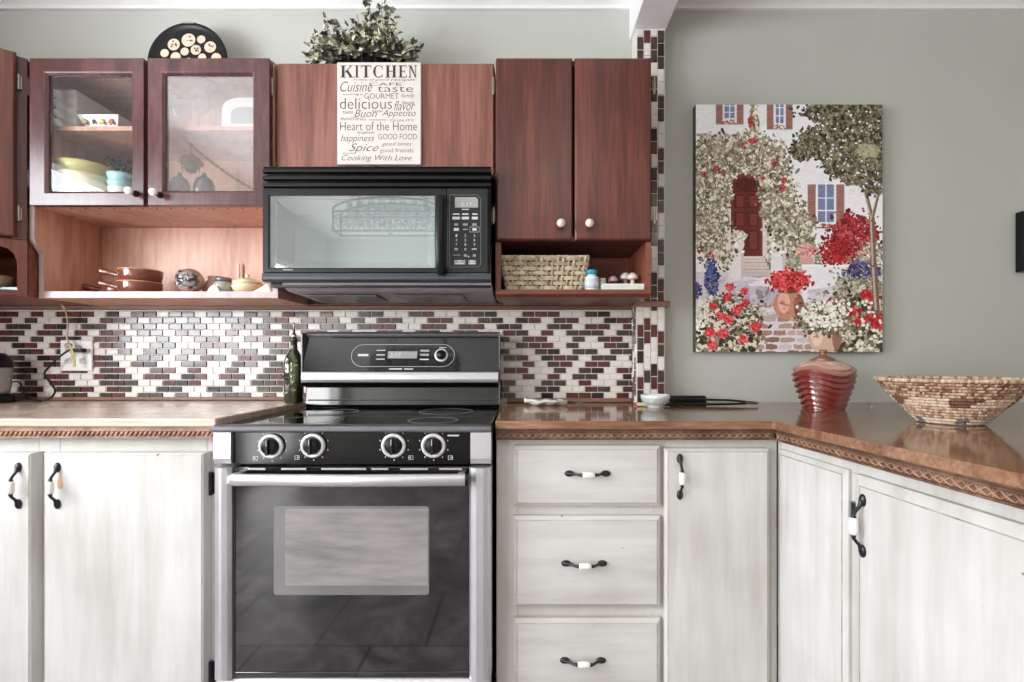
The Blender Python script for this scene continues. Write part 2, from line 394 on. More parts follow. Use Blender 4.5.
# ---------------------------------------------------------------- mosaic tiles
rng = random.Random(11)
TW, TH, GAP = 0.0515, 0.0256, 0.0030
def pick_dark():
    return rng.choice([1, 1, 1, 2, 2, 2, 3])
def row_pattern(n):
    out = []; dark = rng.random() < 0.5
    while len(out) < n:
        k = rng.choice([2, 2, 2, 2, 1, 3]) if dark else rng.choice([1, 1, 1, 2, 2])
        out += [pick_dark() if dark else 0 for _ in range(k)]
        dark = not dark
    return out
def tile(g, o, du, dv, n, u0, u1, v0, v1, m):
    """raised tile on the plane o + u du + v dv, n = outward normal"""
    ch, th = 0.0016, 0.0045
    tu, tv = rng.gauss(0, 0.010), rng.gauss(0, 0.010)
    um, vm = (u0 + u1) / 2, (v0 + v1) / 2
    vs = []
    for a, b in ((u0,v0),(u1,v0),(u1,v1),(u0,v1)): vs.append(o + du * a + dv * b + n * 0.0005)
    for a, b in ((u0+ch,v0+ch),(u1-ch,v0+ch),(u1-ch,v1-ch),(u0+ch,v1-ch)):
        vs.append(o + du * a + dv * b + n * (th + (a - um) * tu + (b - vm) * tv))
    fs = [(4,5,6,7)] + [(i, (i+1) % 4, 4 + (i+1) % 4, 4 + i) for i in range(4)]
    g.add(vs, fs, m)
def field(g, o, du, dv, n, U, V, tw, th, half, pattern=True):
    """fill U x V with rows of tiles, alternate rows offset by half a tile"""
    rows = int(round(V / th))
    for r in range(rows):
        pat = row_pattern(int(U / tw) + 3)
        off = -tw * 0.5 if (r % 2 == half) else 0.0
        for k, c in enumerate(pat):
            a, b = off + k * tw, off + (k + 1) * tw
            a2, b2 = max(a + GAP / 2, GAP / 2), min(b - GAP / 2, U - GAP / 2)
            if b2 - a2 < 0.006: continue
            tile(g, o, du, dv, n, a2, b2, r * th + GAP / 2, (r + 1) * th - GAP / 2, c)
TM = [M['tile_white'], M['tile_red'], M['tile_brown'], M['tile_dark'], M['grout']]
ex, ey, ez = Vector((1,0,0)), Vector((0,1,0)), Vector((0,0,1))
PXL, PXR, PYF = 0.4525, 0.5655, -0.080        # the tiled post
BS0, BS1 = 0.929, 0.929 + 14 * TH
g = G()
g.box(XL, PXL, -0.008, 0.0, 0.80, BS1 + 0.004, 4)
field(g, Vector((XL, -0.008, BS0)), ex, ez, -ey, PXL - 0.001 - XL, BS1 - BS0, TW, TH, 0)
# a second sheet below, behind the stove
struct('backsplash_wall', g, TM, label='cream, oxblood and brown mosaic tile backsplash between worktop and wall cabinets')
g = G()
g.box(PXL, PXR, PYF + 0.005, 0, 0.916, BZ, 4)
cw = (PXR - PXL) / 4
field(g, Vector((PXL + 0.002, PYF + 0.005, 0.918)), ez, ex, -ey, BZ - 0.918, PXR - PXL - 0.004, 0.0517, cw - 0.001, 1)
field(g, Vector((PXL, 0, 0.918)), ez, -ey, -ex, 1.30 - 0.918, 0.075, 0.0517, 0.025, 0)
struct('tiled_pillar', g, TM, label='narrow wall post tiled with upright mosaic below the white beam')
# timber strips: under the wall cabinets, round the post, and at the foot of the tiles
g = G()
g.box(XL, PXL - 0.001, -0.024, -0.001, BS1 + 0.005, BS1 + 0.022); g.box(XL, PXL - 0.001, -0.034, -0.001, BS1 + 0.022, BS1 + 0.030)
g.box(PXL - 0.014, PXR + 0.016, PYF - 0.016, PYF - 0.0015, 1.296, 1.318); g.box(PXL - 0.014, PXL - 0.0055, PYF - 0.002, -0.036, 1.296, 1.318)
g.box(PXR + 0.001, PXR + 0.016, PYF - 0.002, -0.001, 1.296, 1.318)
struct('trim_4', g, M['trim_wood'], 0.003, 'dark timber strip above the mosaic tiles')
g = G(); g.box(-0.06, PXL - 0.007, -0.026, -0.0135, 0.9155, 0.932)
g.box(XL, -0.862, -0.026, -0.0135, 0.9235, 0.937)
struct('trim_5', g, M['trim_wood'], 0.003, 'thin timber strip along the foot of the tiles')
# ================================================================ CABINET HELPERS
def knob(parent, x, y, z, m='ceramic', r=0.0125, xf=None, stem=False):
    g = G(xf)
    Mx = Matrix.Rotation(pi / 2, 4, 'X')
    if stem: g.lathe([(0.0115, 0), (0.0110, 0.004), (0.0075, 0.008), (0.0060, 0.018), (0.0070, 0.021)], (x, y, z), 24, 1, True, Mx)
    o_ = 0.010 if stem else 0.0
    if not stem: g.lathe([(0.0065, 0), (0.0055, 0.004), (0.0048, 0.011)], (x, y, z), 24, 0, True, Mx)
    g.lathe([(0.0048, 0.010 + o_), (0.008, 0.012 + o_), (r * .92, 0.016 + o_), (r * 1.02, 0.022 + o_), (r * 0.8, 0.029 + o_), (0.0004, 0.033 + o_)], (x, y, z), 24, 0, True, Mx)
    return g.build('knob', [M[m], M['iron']], parent)
def hinge(parent, x, z, y, side=1, h=0.040):
    g = G()
    g.box(x - 0.0055, x + 0.0055, y - 0.003, y, z - h / 2, z + h / 2)
    g.tube([(x, y - 0.004, z - h * 0.62), (x, y - 0.004, z + h * 0.62)], 0.0042, 8)
    g.ball((x, y - 0.004, z + h * 0.66), 0.0046, 0, 8); g.ball((x, y - 0.004, z - h * 0.66), 0.0046, 0, 8)
    return g.build('hinge', M['hinge'], parent)
def pull(parent, c, horiz, yf, xf=None, L=0.114):
    """black iron pull with a white ceramic grip, centre c on the face yf (front towards -y)"""
    def P(a, out):   # a along the pull
        out *= 0.70
        return (c[0] + a, yf - out, c[1]) if horiz else (c[0], yf - out, c[1] + a)
    g = G(xf); h = L / 2
    for s_ in (-1, 1):
        pts, rad = [], []
        for t, o, r in ((0.96, 0.004, 0.0035), (0.90, 0.007, 0.0050), (0.78, 0.009, 0.0046), (0.66, 0.014, 0.0038), (0.54, 0.024, 0.0036), (0.43, 0.031, 0.0040), (0.30, 0.032, 0.0058)):
            pts.append(P(s_ * h * t, o)); rad.append(r)
        g.tube(pts, rad, 10)
        # oval leaf-shaped foot
        Rm = Matrix.Rotation(pi / 2, 4, 'X')
        e = P(s_ * h * 0.90, 0.0)
        prof = [(0.0098, 0), (0.0098, 0.003), (0.0075, 0.006), (0.0005, 0.0075)]
        g.lathe(prof, e, 18, 0, True, Rm, 1.4 if horiz else 0.9, 0.9 if horiz else 1.4)
        g.build('handle_mount', M['iron'], parent); g = G(xf)
    g = G(xf); pts, rad = [], []
    for t, r in ((-1, 0.0062), (-0.96, 0.0078), (-0.5, 0.0088), (0, 0.0092), (0.5, 0.0088), (0.96, 0.0078), (1, 0.0062)):
        pts.append(P(h * 0.30 * t, 0.032)); rad.append(r)
    g.tube(pts, rad, 14)
    g.build('handle_grip', M['ceramic'], parent)

CT = 0.914      # right worktop height
# ================================================================ RIGHT BASE CABINETS
XS = -0.0735                                   # first edge beside the stove
D0 = 1.42; yB = Y(D0)                          # face frame plane
base = thing('base_cabinet', 'off-white base cabinet with three drawers and one tall door beside the stove', 'cabinet', (0.32, -0.3, 0.0))
g = G()
XE = 0.733
g.box(XS, XE, yB + 0.02, -0.015, 0.10, 0.855)
g.box(XS + 0.02, XE, yB + 0.07, yB + 0.09, 0.0, 0.10)
g.build('carcass', M['white_frame'], base)
g = G(); dzs = [(Z(506.4,1.4), Z(445.7,1.4)), (Z(607.4,1.4), Z(516.3,1.4)), (0.135, Z(619,1.4))]
dx0, dx1 = X(513.4, 1.4), X(660.5, 1.4)
bx0, bx1 = X(664.5, 1.4), X(769.8, 1.4)
g.box(XS, dx0 + 0.012, yB, yB + 0.0195, 0.10, 0.858); g.box(dx1 - 0.012, bx0 + 0.012, yB, yB + 0.0195, 0.10, 0.858); g.box(bx1 - 0.006, XE, yB, yB + 0.0195, 0.10, 0.858)
g.box(dx0 + 0.012, dx1 - 0.012, yB, yB + 0.0195, dzs[0][1] - 0.012, 0.858); g.box(bx0 + 0.012, bx1 - 0.006, yB, yB + 0.0195, 0.82, 0.858)
for k in (0, 1): g.box(dx0 + 0.012, dx1 - 0.012, yB, yB + 0.0195, dzs[k + 1][1] - 0.012, dzs[k][0] + 0.012)
g.box(dx0 + 0.012, bx1 - 0.006, yB, yB + 0.0195, 0.10, 0.15)
g.build('face_frame', M['white_frame'], base, 0.002)
yD = Y(1.396)
for k, (za, zb) in enumerate(dzs):
    g = G(); g.slab(dx0, dx1, za, zb, yD, yB - 0.0008, 0.011, 0.009, 0, 0.0024)
    d = g.build('drawer', [M['white_cab_h'], M['worn_line']], base)
    cz = (Z(474.7,1.38), Z(565.5,1.38), Z(663.5,1.38))[k]
    pull(d, (X((588.3,584.8,583.6)[k], 1.38), cz), True, yD)
g = G(); g.slab(bx0, bx1, 0.135, Z(448.6, 1.4), yD, yB - 0.0008, 0.009, 0.007, 0, 0.0024)
d = g.build('door', [M['white_cab'], M['worn_line']], base)
pull(d, (X(681.5, 1.38), Z(478, 1.38)), False, yD)

# ================================================================ PENINSULA CABINETS
tdir = Vector((0.066, -1, 0)).normalized(); ndir = Vector((1, 0.066, 0)).normalized()
CORN = Vector((0.706, Y(1.39), 0))             # worktop corner above
PM = Matrix(((tdir.x, ndir.x, 0, CORN.x), (tdir.y, ndir.y, 0, CORN.y), (0, 0, 1, 0), (0, 0, 0, 1)))
pen = thing('peninsula_cabinet', 'white painted peninsula cabinet turned towards the stove, with a fixed panel and a door', 'cabinet', PM @ Vector((0.6, 0.3, 0)))
g = G(PM)
g.box(0.035, 1.16, 0.052, 0.62, 0.10, 0.855); g.box(0.035, 1.14, 0.10, 0.58, 0.0, 0.10)
g.build('carcass', M['white_frame'], pen)
g = G(PM)
g.box(-0.030, 1.16, 0.032, 0.0515, 0.828, 0.8595); g.box(-0.012, 1.16, 0.032, 0.0515, 0.10, 0.14)
g.box(0.245, 0.310, 0.032, 0.0515, 0.14, 0.828); g.box(0.83, 0.89, 0.032, 0.0515, 0.14, 0.828); g.box(-0.030, 0.0, 0.032, 0.0515, 0.14, 0.828); g.box(1.13, 1.16, 0.032, 0.0515, 0.14, 0.828)
g.build('face_frame', M['white_cab'], pen, 0.002)
g = G(PM); g.slab(-0.010, 0.262, 0.13, 0.834, 0.018, 0.0312, 0.014, 0.006, 0, 0.0028); g.build('panel', [M['white_cab'], M['worn_line']], pen)
for (u0, u1, hu) in ((0.292, 0.845, 0.324), (0.872, 1.145, None)):
    g = G(PM); g.slab(u0, u1, 0.13, 0.832, 0.010, 0.0312, 0.022, 0.008, 0, 0.0030)
    d = g.build('door', [M['white_cab'], M['worn_line']], pen)
    if hu: pull(d, (hu, 0.727), False, 0.010, PM, 0.122)
    else: continue
    g = G(PM); g.box(0.268, 0.286, 0.024, 0.0316, 0.718, 0.764); g.tube([(0.285, 0.020, 0.716), (0.285, 0.020, 0.766)], 0.0062, 8)
    g.build('hinge', M['iron'], d, 0.001)

# ================================================================ LEFT BASE CABINETS
yL = Y(1.424)
lb = thing('base_cabinet', 'off-white two-door base cabinet beside the stove under the pale worktop', 'cabinet', (-1.5, -0.3, 0))
LX1 = -0.866
g = G(); g.box(XL + 0.004, LX1, yL + 0.02, -0.015, 0.10, 0.86); g.box(XL + 0.01, LX1 - 0.02, yL + 0.07, yL + 0.09, 0, 0.10)
g.build('carcass', M['white_frame'], lb)
g = G()
ldo = [(-1.905, X(35, 1.40)), (X(44, 1.388), X(206, 1.40))]
g.box(ldo[1][1] - 0.012, LX1, yL, yL + 0.0195, 0.10, 0.866); g.box(ldo[0][1] - 0.012, ldo[1][0] + 0.012, yL, yL + 0.0195, 0.10, 0.866)
g.box(XL + 0.004, ldo[0][0] + 0.012, yL, yL + 0.0195, 0.10, 0.866)
for a, b in ldo:
    g.box(a + 0.012, b - 0.012, yL, yL + 0.0195, 0.812, 0.866); g.box(a + 0.012, b - 0.012, yL, yL + 0.0195, 0.10, 0.15)
g.build('face_frame', M['white_frame'], lb, 0.002)
yLD = Y(1.386)
zt = Z(453.5, 1.386)
for k, (a, b) in enumerate(ldo):
    g = G(); g.slab(a, b, 0.13, zt, yLD, yL - 0.0008, 0.004, 0.003, 0, 0.0016)
    d = g.build('door', [M['white_cab'], M['worn_line']], lb)
    pull(d, (X((17.8, 56.8)[k], 1.383), Z(487.5, 1.365)), False, yLD)
    if k == 1:
        pc = (X(60, 1.386), yLD - 0.0004, Z(482, 1.386))
        g = G(); pts = []
        for q in range(14):
            a_ = 2 * pi * q / 14
            pts.append((pc[0] + 0.0075 * math.cos(a_) * (1 - 0.35 * math.sin(a_)), pc[2] + 0.021 * math.sin(a_)))
        g.prism(pts, 'xz', pc[1], pc[1] + 0.0006)
        o = g.build('bare_wood_patch', plain('bare_wood', rgb(190,146,112), 0.6, 0.1), d); o['label'] = 'tan patch where the paint has worn away'
        for hz in (Z(484, 1.41), 0.19):
            g = G(); g.box(b + 0.001, b + 0.014, yL - 0.006, yL - 0.001, hz - 0.03, hz + 0.03); g.tube([(b + 0.003, yL - 0.008, hz - 0.033), (b + 0.003, yL - 0.008, hz + 0.033)], 0.006, 8)
            g.build('hinge', M['iron'], d, 0.001)

# ================================================================ WORKTOPS
def lattice(g, p0, p1, z0, z1, out, pitch=0.021, r=0.0024, m=0):
    """low criss-cross carving along p0 -> p1 between the heights z0 and z1"""
    p0, p1 = Vector(p0), Vector(p1); d = p1 - p0; n = int(d.length / pitch); d.normalize()
    for i in range(n):
        for s_ in (0, 1):
            a = p0 + d * (i + .04) * pitch; b = p0 + d * (i + .96) * pitch
            a.z, b.z = (z0, z1) if s_ else (z1, z0); c = (a + b) / 2 + out * (.0014 if s_ else .0022)
            g.tube([a, c, b], [r * .8, r, r * .8], 5, m, up=(out.x, out.y, out.z))
        q = p0 + d * (i + .5) * pitch
        for zz in (z0 + .002, z1 - .002): g.ball((q.x + out.x * .0005, q.y + out.y * .0005, zz), .0022, m, 6)
def rope(g, p0, p1, zc, out, pitch=0.0135, r=0.0075, m=0):
    """carved rope band: slanting lumps along p0 -> p1, out = outward direction"""
    p0, p1 = Vector(p0), Vector(p1); d = p1 - p0; n = int(d.length / pitch); d.normalize()
    for i in range(n):
        c = p0 + d * (i + 0.5) * pitch; c.z = zc
        a = d * 0.55 + Vector((0, 0, 1)) * 0.83
        ln = 0.0085
        pts = [c - a * ln, c - a * ln * 0.4 + out * 0.001, c + a * ln * 0.4 + out * 0.001, c + a * ln]
        g.tube(pts, [r * 0.3, r * 0.5, r * 0.5, r * 0.3], 6, m, up=(out.x, out.y, out.z))
# right: an L-shaped top
pe = lambda u, w: PM @ Vector((u, w, 0))
PE = 1.20
top = thing('worktop', 'glossy brown wooden worktop that turns the corner onto the peninsula', 'worktop', (0.8, -0.4, 0.86))
c0 = pe(PE, 0)
poly = [(XS - 0.001, Y(1.39)), (CORN.x, CORN.y), (c0.x, c0.y), (2.40, c0.y + 0.11), (2.40, -0.002), (PXR + 0.002, -0.002), (XS - 0.001, -0.010)]
g = G(); g.prism(poly, 'xy', 0.8915, CT); g.build('board', M['top_brown'], top, 0.004, 3)
g = G()
a, b = Vector((XS, Y(1.398), 0)), Vector((CORN.x + 0.008, Y(1.398), 0))
def band(g, a, b, out, zs):
    """moulding of stacked steps (z0, z1, projection)"""
    d = (b - a).normalized(); inn = -out
    for z0, z1, pr in zs:
        vs = []
        for z in (z0, z1):
            vs += [a + out * pr + Vector((0,0,z)), b + out * pr + Vector((0,0,z)), b + inn * 0.016 + Vector((0,0,z)), a + inn * 0.016 + Vector((0,0,z))]
        g.add(vs, [(0,3,2,1),(4,5,6,7),(0,1,5,4),(1,2,6,5),(2,3,7,6),(3,0,4,7)])
steps = [(0.8855, 0.8912, 0.002), (0.8805, 0.8855, 0.0055), (0.8645, 0.8805, 0.0), (0.8600, 0.8645, 0.0055)]
band(g, a, b, Vector((0,-1,0)), steps); lattice(g, a, b, 0.8655, 0.8795, Vector((0,-1,0)), m=1)
a2, b2 = pe(0.004, 0.008), pe(PE - 0.01, 0.008)
band(g, a2, b2, -ndir, steps); lattice(g, a2, b2, 0.8655, 0.8795, -ndir, m=1)
g.build('edge_moulding', [M['edge_brown'], M['edge_light']], top)
# left: straight pale top
LT = 0.922
topl = thing('worktop', 'pale wooden worktop with rope-carved edge beside the stove', 'worktop', (-1.6, -0.3, 0.868))
g = G(); g.box(XL + 0.003, -0.858, Y(1.384), -0.010, LT - 0.024, LT); g.build('board', M['top_pale'], topl, 0.005, 3)
g = G(); a, b = Vector((XL + 0.004, Y(1.392), 0)), Vector((-0.859, Y(1.392), 0))
band(g, a, b, Vector((0,-1,0)), [(0.8915, 0.8978, 0.001), (0.886, 0.8915, 0.005), (0.871, 0.886, 0.0), (0.867, 0.871, 0.005)])
rope(g, a, b, 0.8785, Vector((0,-1,0)))
g.build('edge_moulding', M['edge_pale'], topl)

# ================================================================ WALL CABINETS
ZT, ZB, TH_ = 2.123, 1.305, 0.018
yU = Y(1.712); yUD = Y(1.690)
# ---- right: two plain doors over an open niche
rx0, rx1 = -0.0915, 0.4475
rc = thing('wall_cabinet', 'dark mahogany two-door wall cabinet with an open niche, beside the tiled post', 'cabinet', (0.18, -0.17, ZB))
zN = Z(241.5, 1.712)
g = G()
g.box(rx0, rx0 + TH_, yU, -0.012, zN, ZT); g.box(rx1 - TH_, rx1, yU, -0.012, zN, ZT)
g.box(rx0 + TH_, rx1 - TH_, yU, -0.012, ZT - TH_, ZT); g.box(rx0 + TH_, rx1 - TH_, yU, -0.012, zN, zN + TH_)
g.box(rx0 + TH_, rx1 - TH_, -0.022, -0.012, zN + TH_, ZT - TH_)
g.build('carcass', M['mahogany'], rc, 0.0012)
g = G()
zF = Z(289.4, 1.712)
g.prism([(yU, zN - 0.0005), (-0.036, zN - 0.0005), (-0.036, ZB + 0.012), (yU + 0.02, ZB), (yU, ZB + 0.01)], 'yz', rx0, rx0 + TH_)
g.prism([(yU, zN - 0.0005), (-0.036, zN - 0.0005), (-0.036, ZB + 0.012), (yU + 0.02, ZB), (yU, ZB + 0.01)], 'yz', rx1 - TH_, rx1)
g.prism([(yU, zF), (-0.036, zF), (-0.036, ZB + 0.001), (yU + 0.018, ZB + 0.001), (yU, ZB + 0.010)], 'yz', rx0 + TH_, rx1 - TH_)
g.box(rx0 + TH_, rx1 - TH_, -0.046, -0.036, zF, zN - 0.0005)
g.build('niche', M['niche_right'], rc, 0.001)
for x0, x1, kx, hx in ((X(496,1.69), X(572.6,1.69), 561, X(493.3,1.7)), (X(574.8,1.69), X(651.5,1.69), 589.5, X(654.8,1.7))):
    g = G(); g.slab(x0, x1, Z(240, 1.69), ZT - 0.001, yUD, yU - 0.001, 0.006, 0.005)
    d = g.build('door', M['mahogany'], rc, 0.001)
    knob(d, X(kx, 1.675), yUD, Z(223.5, 1.675), 'cream_knob', 0.0145)
    for hz in (Z(85, 1.7), Z(215, 1.7)): hinge(d, hx, hz, yU - 0.002)
# ---- middle: two short doors over the microwave
mx0, mx1 = -0.858, -0.096
mc = thing('wall_cabinet', 'reddish two-door wall cabinet above the black microwave, behind the kitchen sign', 'cabinet', (-0.477, -0.17, 1.728))
yM = Y(1.735)
g = G()
g.box(mx0, mx0 + TH_, yM, -0.012, 1.728, ZT - 0.008); g.box(mx1 - TH_, mx1, yM, -0.012, 1.728, ZT - 0.008)
g.box(mx0 + TH_, mx1 - TH_, yM, -0.012, ZT - 0.026, ZT - 0.008); g.box(mx0 + TH_, mx1 - TH_, yM, -0.012, 1.728, 1.746); g.box(mx0 + TH_, mx1 - TH_, -0.022, -0.012, 1.746, ZT - 0.026)
g.build('carcass', M['mahogany_pale'], mc, 0.0012)
xm = X(378, 1.72)
for x0, x1, kx in ((mx0 + 0.004, xm - 0.0015, -1), (xm + 0.0015, mx1 - 0.002, 1)):
    g = G(); g.slab(x0, x1, 1.730, ZT - 0.004, Y(1.718), yM - 0.001, 0.004, 0.003)
    d = g.build('door', M['mahogany_pale'], mc, 0.001)
# ---- left: two glazed doors over an open niche with shaped sides
lx0, lx1 = -1.706, -0.862
lc = thing('wall_cabinet', 'mahogany wall cabinet with two glazed doors over a deep open niche', 'cabinet', (-1.28, -0.17, ZB))
zG = Z(206.5, 1.712)                            # underside of the glazed box
g = G()
g.box(lx0, lx0 + TH_, yU, -0.012, zG, ZT); g.box(lx1 - TH_, lx1, yU, -0.012, zG, ZT)
g.box(lx0 + TH_, lx1 - TH_, yU, -0.012, ZT - TH_, ZT); g.box(lx0 + TH_, lx1 - TH_, yU, -0.012, zG, zG + TH_)
g.box(lx0 + TH_, lx1 - TH_, -0.022, -0.012, zG + TH_, ZT - TH_)
xc = X(147, 1.70)
g.box(xc - 0.012, xc + 0.012, yU, yU + 0.018, zG + TH_, ZT - TH_)
g.build('carcass', M['cab_inside'], lc, 0.0012)
zSh = Z(131, 1.78)
g = G(); g.box(lx0 + TH_ + 0.001, lx1 - TH_ - 0.001, yU + 0.03, -0.0225, zSh - 0.016, zSh); g.build('shelf', M['cab_inside'], lc, 0.002)
zLF = Z(291.4, 1.745)
yS = Y(1.746)
prof = [(yU, zG - 0.0005), (yU, 1.505), (yU + 0.006, 1.492), (yS - 0.006, 1.468), (yS, 1.455), (yS, ZB), (-0.036, ZB), (-0.036, zG - 0.0005)]
g = G()
g.prism(prof, 'yz', lx0, lx0 + TH_); g.prism(prof, 'yz', lx1 - TH_, lx1)
g.box(lx0 + TH_, lx1 - TH_, yS + 0.003, -0.036, ZB, zLF); g.box(lx0 + TH_, lx1 - TH_, -0.046, -0.036, zLF, zG - 0.0005)
g.build('niche', M['cab_inside'], lc, 0.001)
# pale facings on the niche front, window sheen put into their colour
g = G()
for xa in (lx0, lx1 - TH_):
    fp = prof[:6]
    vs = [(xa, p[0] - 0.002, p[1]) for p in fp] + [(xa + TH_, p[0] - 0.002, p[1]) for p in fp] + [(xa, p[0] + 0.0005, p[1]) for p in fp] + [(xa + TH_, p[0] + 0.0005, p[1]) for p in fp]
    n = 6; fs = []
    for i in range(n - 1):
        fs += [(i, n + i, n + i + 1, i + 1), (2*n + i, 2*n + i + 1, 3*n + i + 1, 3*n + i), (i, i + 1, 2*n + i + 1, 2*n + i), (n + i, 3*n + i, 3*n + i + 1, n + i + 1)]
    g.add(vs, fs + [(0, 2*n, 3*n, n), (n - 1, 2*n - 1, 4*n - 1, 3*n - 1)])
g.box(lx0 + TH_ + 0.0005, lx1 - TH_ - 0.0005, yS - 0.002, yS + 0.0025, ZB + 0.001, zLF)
o = g.build('facing', M['sheen_edge'], lc); o['label'] = 'front edge of the niche, pale with painted sheen'
# peg holes under the box
g = G()
for i in range(14): g.lathe([(0.0001, 0), (0.003, 0), (0.003, 0.0015), (0.0001, 0.0015)], (-1.58 + i * 0.05, yU + 0.02, zG - 0.0022), 8)
g.build('peg_holes', M['cab_dark'], lc)['kind'] = 'stuff'
gd = [(X(30.5,1.69), X(144.5,1.69), 48, 131, 75, 191), (X(148.5,1.69), X(270,1.69), 165, 252.5, 75, 190.5)]
for k, (x0, x1, a, b, c, e) in enumerate(gd):
    z0, z1 = Z(205.5, 1.69), ZT - 0.006
    gl, gr, gt, gb = X(a,1.69), X(b,1.69), Z(c,1.69), Z(e,1.69)
    g = G(); g.ring(x0, x1, z0, z1, gl - x0, x1 - gr, gb - z0, z1 - gt, yUD - 0.004, yU - 0.001, 0, 0.008)
    d = g.build('door', M['mahogany_frame'], lc, 0.0015)
    g = G(); g.box(gl - 0.006, gr + 0.006, yUD + 0.0085, yUD + 0.0115, gb - 0.006, gt + 0.006)
    g.build('pane', M['glass_clear' if k == 0 else 'glass_glare'], d)
    knob(d, X((136, 160)[k], 1.686), yUD - 0.004, Z((193.8, 195)[k], 1.686), 'ceramic', 0.0138, None, True)
    for hz in (Z(86, 1.7), Z(178, 1.7)): hinge(d, (lx0 + 0.001 if k == 0 else lx1 + 0.0), hz, yU - 0.003)

# ---- far left: diagonal corner cabinet
ang = math.radians(38)
A0 = Vector((-1.7115, yU + 0.002, 0))           # right-hand front corner
dd = Vector((-math.cos(ang), -math.sin(ang), 0)); DL = 0.50
A1 = A0 + dd * DL
xf = Matrix(((-dd.x, -dd.y * -1 * -1, 0, A1.x), (-dd.y, -dd.x * -1, 0, A1.y), (0, 0, 1, 0), (0, 0, 0, 1)))
lx = Vector((math.cos(ang), math.sin(ang), 0)); ly = Vector((-math.sin(ang), math.cos(ang), 0))
xf = Matrix(((lx.x, ly.x, 0, A1.x), (lx.y, ly.y, 0, A1.y), (0, 0, 1, 0), (0, 0, 0, 1)))
cc = thing('corner_cabinet', 'dark mahogany corner wall cabinet with an arched niche, at the end of the row', 'cabinet', (-2.05, -0.25, ZB))
plan = [(A0.x, -0.036), (A0.x, A0.y), (A1.x, A1.y), (XL + 0.003, A1.y - 0.0), (XL + 0.003, -0.036)]
zD = Z(240.5, 1.70)
g = G()
for z0, z1 in ((ZT - TH_, ZT), (zD - 0.0, zD + TH_)): g.prism(plan, 'xy', z0, z1)
g.box(A0.x - TH_, A0.x, A0.y, -0.036, zD + TH_, ZT - TH_)
g.build('carcass', M['mahogany'], cc, 0.001)
g = G()
g.prism(plan, 'xy', ZB, ZB + 0.020)
g.box(A0.x - TH_, A0.x, A0.y, -0.036, ZB + 0.020, zD - 0.0005)
g.box(XL + 0.003, A0.x - TH_, -0.046, -0.036, ZB + 0.020, zD - 0.0005)
g.build('niche', M['niche_right'], cc, 0.001)
# closed end beyond the diagonal
g = G(); g.box(XL + 0.0035, A1.x - 0.001, A1.y + 0.001, A1.y + 0.018, zD + TH_ + 0.0005, ZT - TH_ - 0.0005); g.box(XL + 0.0035, A1.x - 0.001, A1.y + 0.001, A1.y + 0.018, ZB + 0.0205, zD - 0.0005); g.build('end_panel', M['mahogany'], cc)
# face frame on the diagonal: stiles and a curved niche arch
g = G(xf)
fx1 = DL - 0.001
arch = [(fx1, zD - 0.001), (0.0, zD - 0.001), (0.0, zD - 0.026)]
xi = DL - 0.026
arch += [(xi - 0.050, zD - 0.026), (xi - 0.024, zD - 0.033), (xi - 0.008, zD - 0.050), (xi, zD - 0.078), (xi, ZB + 0.0205), (fx1, ZB + 0.0205), (fx1, zD - 0.07)]
g.prism(arch, 'xz', -0.018, -0.0005)
g.box(0.0, fx1, -0.018, -0.0005, ZB, ZB + 0.020)
g.box(DL - 0.038, fx1, -0.018, -0.0005, zD, ZT); g.box(0, 0.045, -0.018, -0.0005, zD, ZT)
g.build('face_frame', M['mahogany'], cc, 0.002)
g = G(xf); g.slab(0.030, DL - 0.027, zD + 0.006, ZT + 0.004, -0.040, -0.0188, 0.006, 0.005)
d = g.build('door', M['mahogany'], cc, 0.001)
for hz in (Z(85, 1.7), Z(215, 1.7)):
    g = G(xf); g.box(DL - 0.0262, DL - 0.014, -0.0225, -0.0186, hz - 0.022, hz + 0.022); g.tube([(DL - 0.021, -0.026, hz - 0.026), (DL - 0.021, -0.026, hz + 0.026)], 0.0042, 8)
    g.build('hinge', M['hinge'], d)
# ================================================================ STOVE
SX0, SX1 = -0.8405, -0.0845
st = thing('stove', 'black and stainless electric stove with glass oven door between the base cabinets', 'stove', (-0.465, -0.35, 0.0))
g = G(); g.box(SX0 + 0.004, SX1 - 0.004, Y(1.405), Y(1.93), 0.05, 0.894)
for fx in (SX0 + 0.06, SX1 - 0.06):
    for fy in (Y(1.46), Y(1.86)): g.lathe([(0.02, 0.0), (0.02, 0.02), (0.012, 0.022), (0.012, 0.05)], (fx, fy, 0), 14)
g.build('body', M['black_enamel'], st, 0.002)
g = G(); g.box(SX0 + 0.003, SX1 - 0.003, Y(1.352), Y(1.925), 0.8945, 0.9035)
g.build('cooktop', M['black_glass'], st, 0.003, 3)
for cx, cy, r in ((-0.66, Y(1.50), 0.095), (-0.27, Y(1.50), 0.075), (-0.66, Y(1.76), 0.075), (-0.27, Y(1.76), 0.095)):
    g = G(); g.lathe([(r - 0.002, 0), (r, 0), (r, 0.0004), (r - 0.002, 0.0004), (r - 0.002, 0)], (cx, cy, 0.9036), 48); g.build('burner_ring', M['print_grey'], st)
g = G()   # rolled front lip of the cooktop
g.prism([(Y(1.372), 0.888), (Y(1.346), 0.888), (Y(1.339), 0.892), (Y(1.338), 0.899), (Y(1.343), 0.9055), (Y(1.353), 0.908), (Y(1.372), 0.908)], 'yz', SX0, SX1)
g.build('cooktop_lip', M['steel_dark'], st, 0.001)
def stz(py): return Z(py, 1.355)
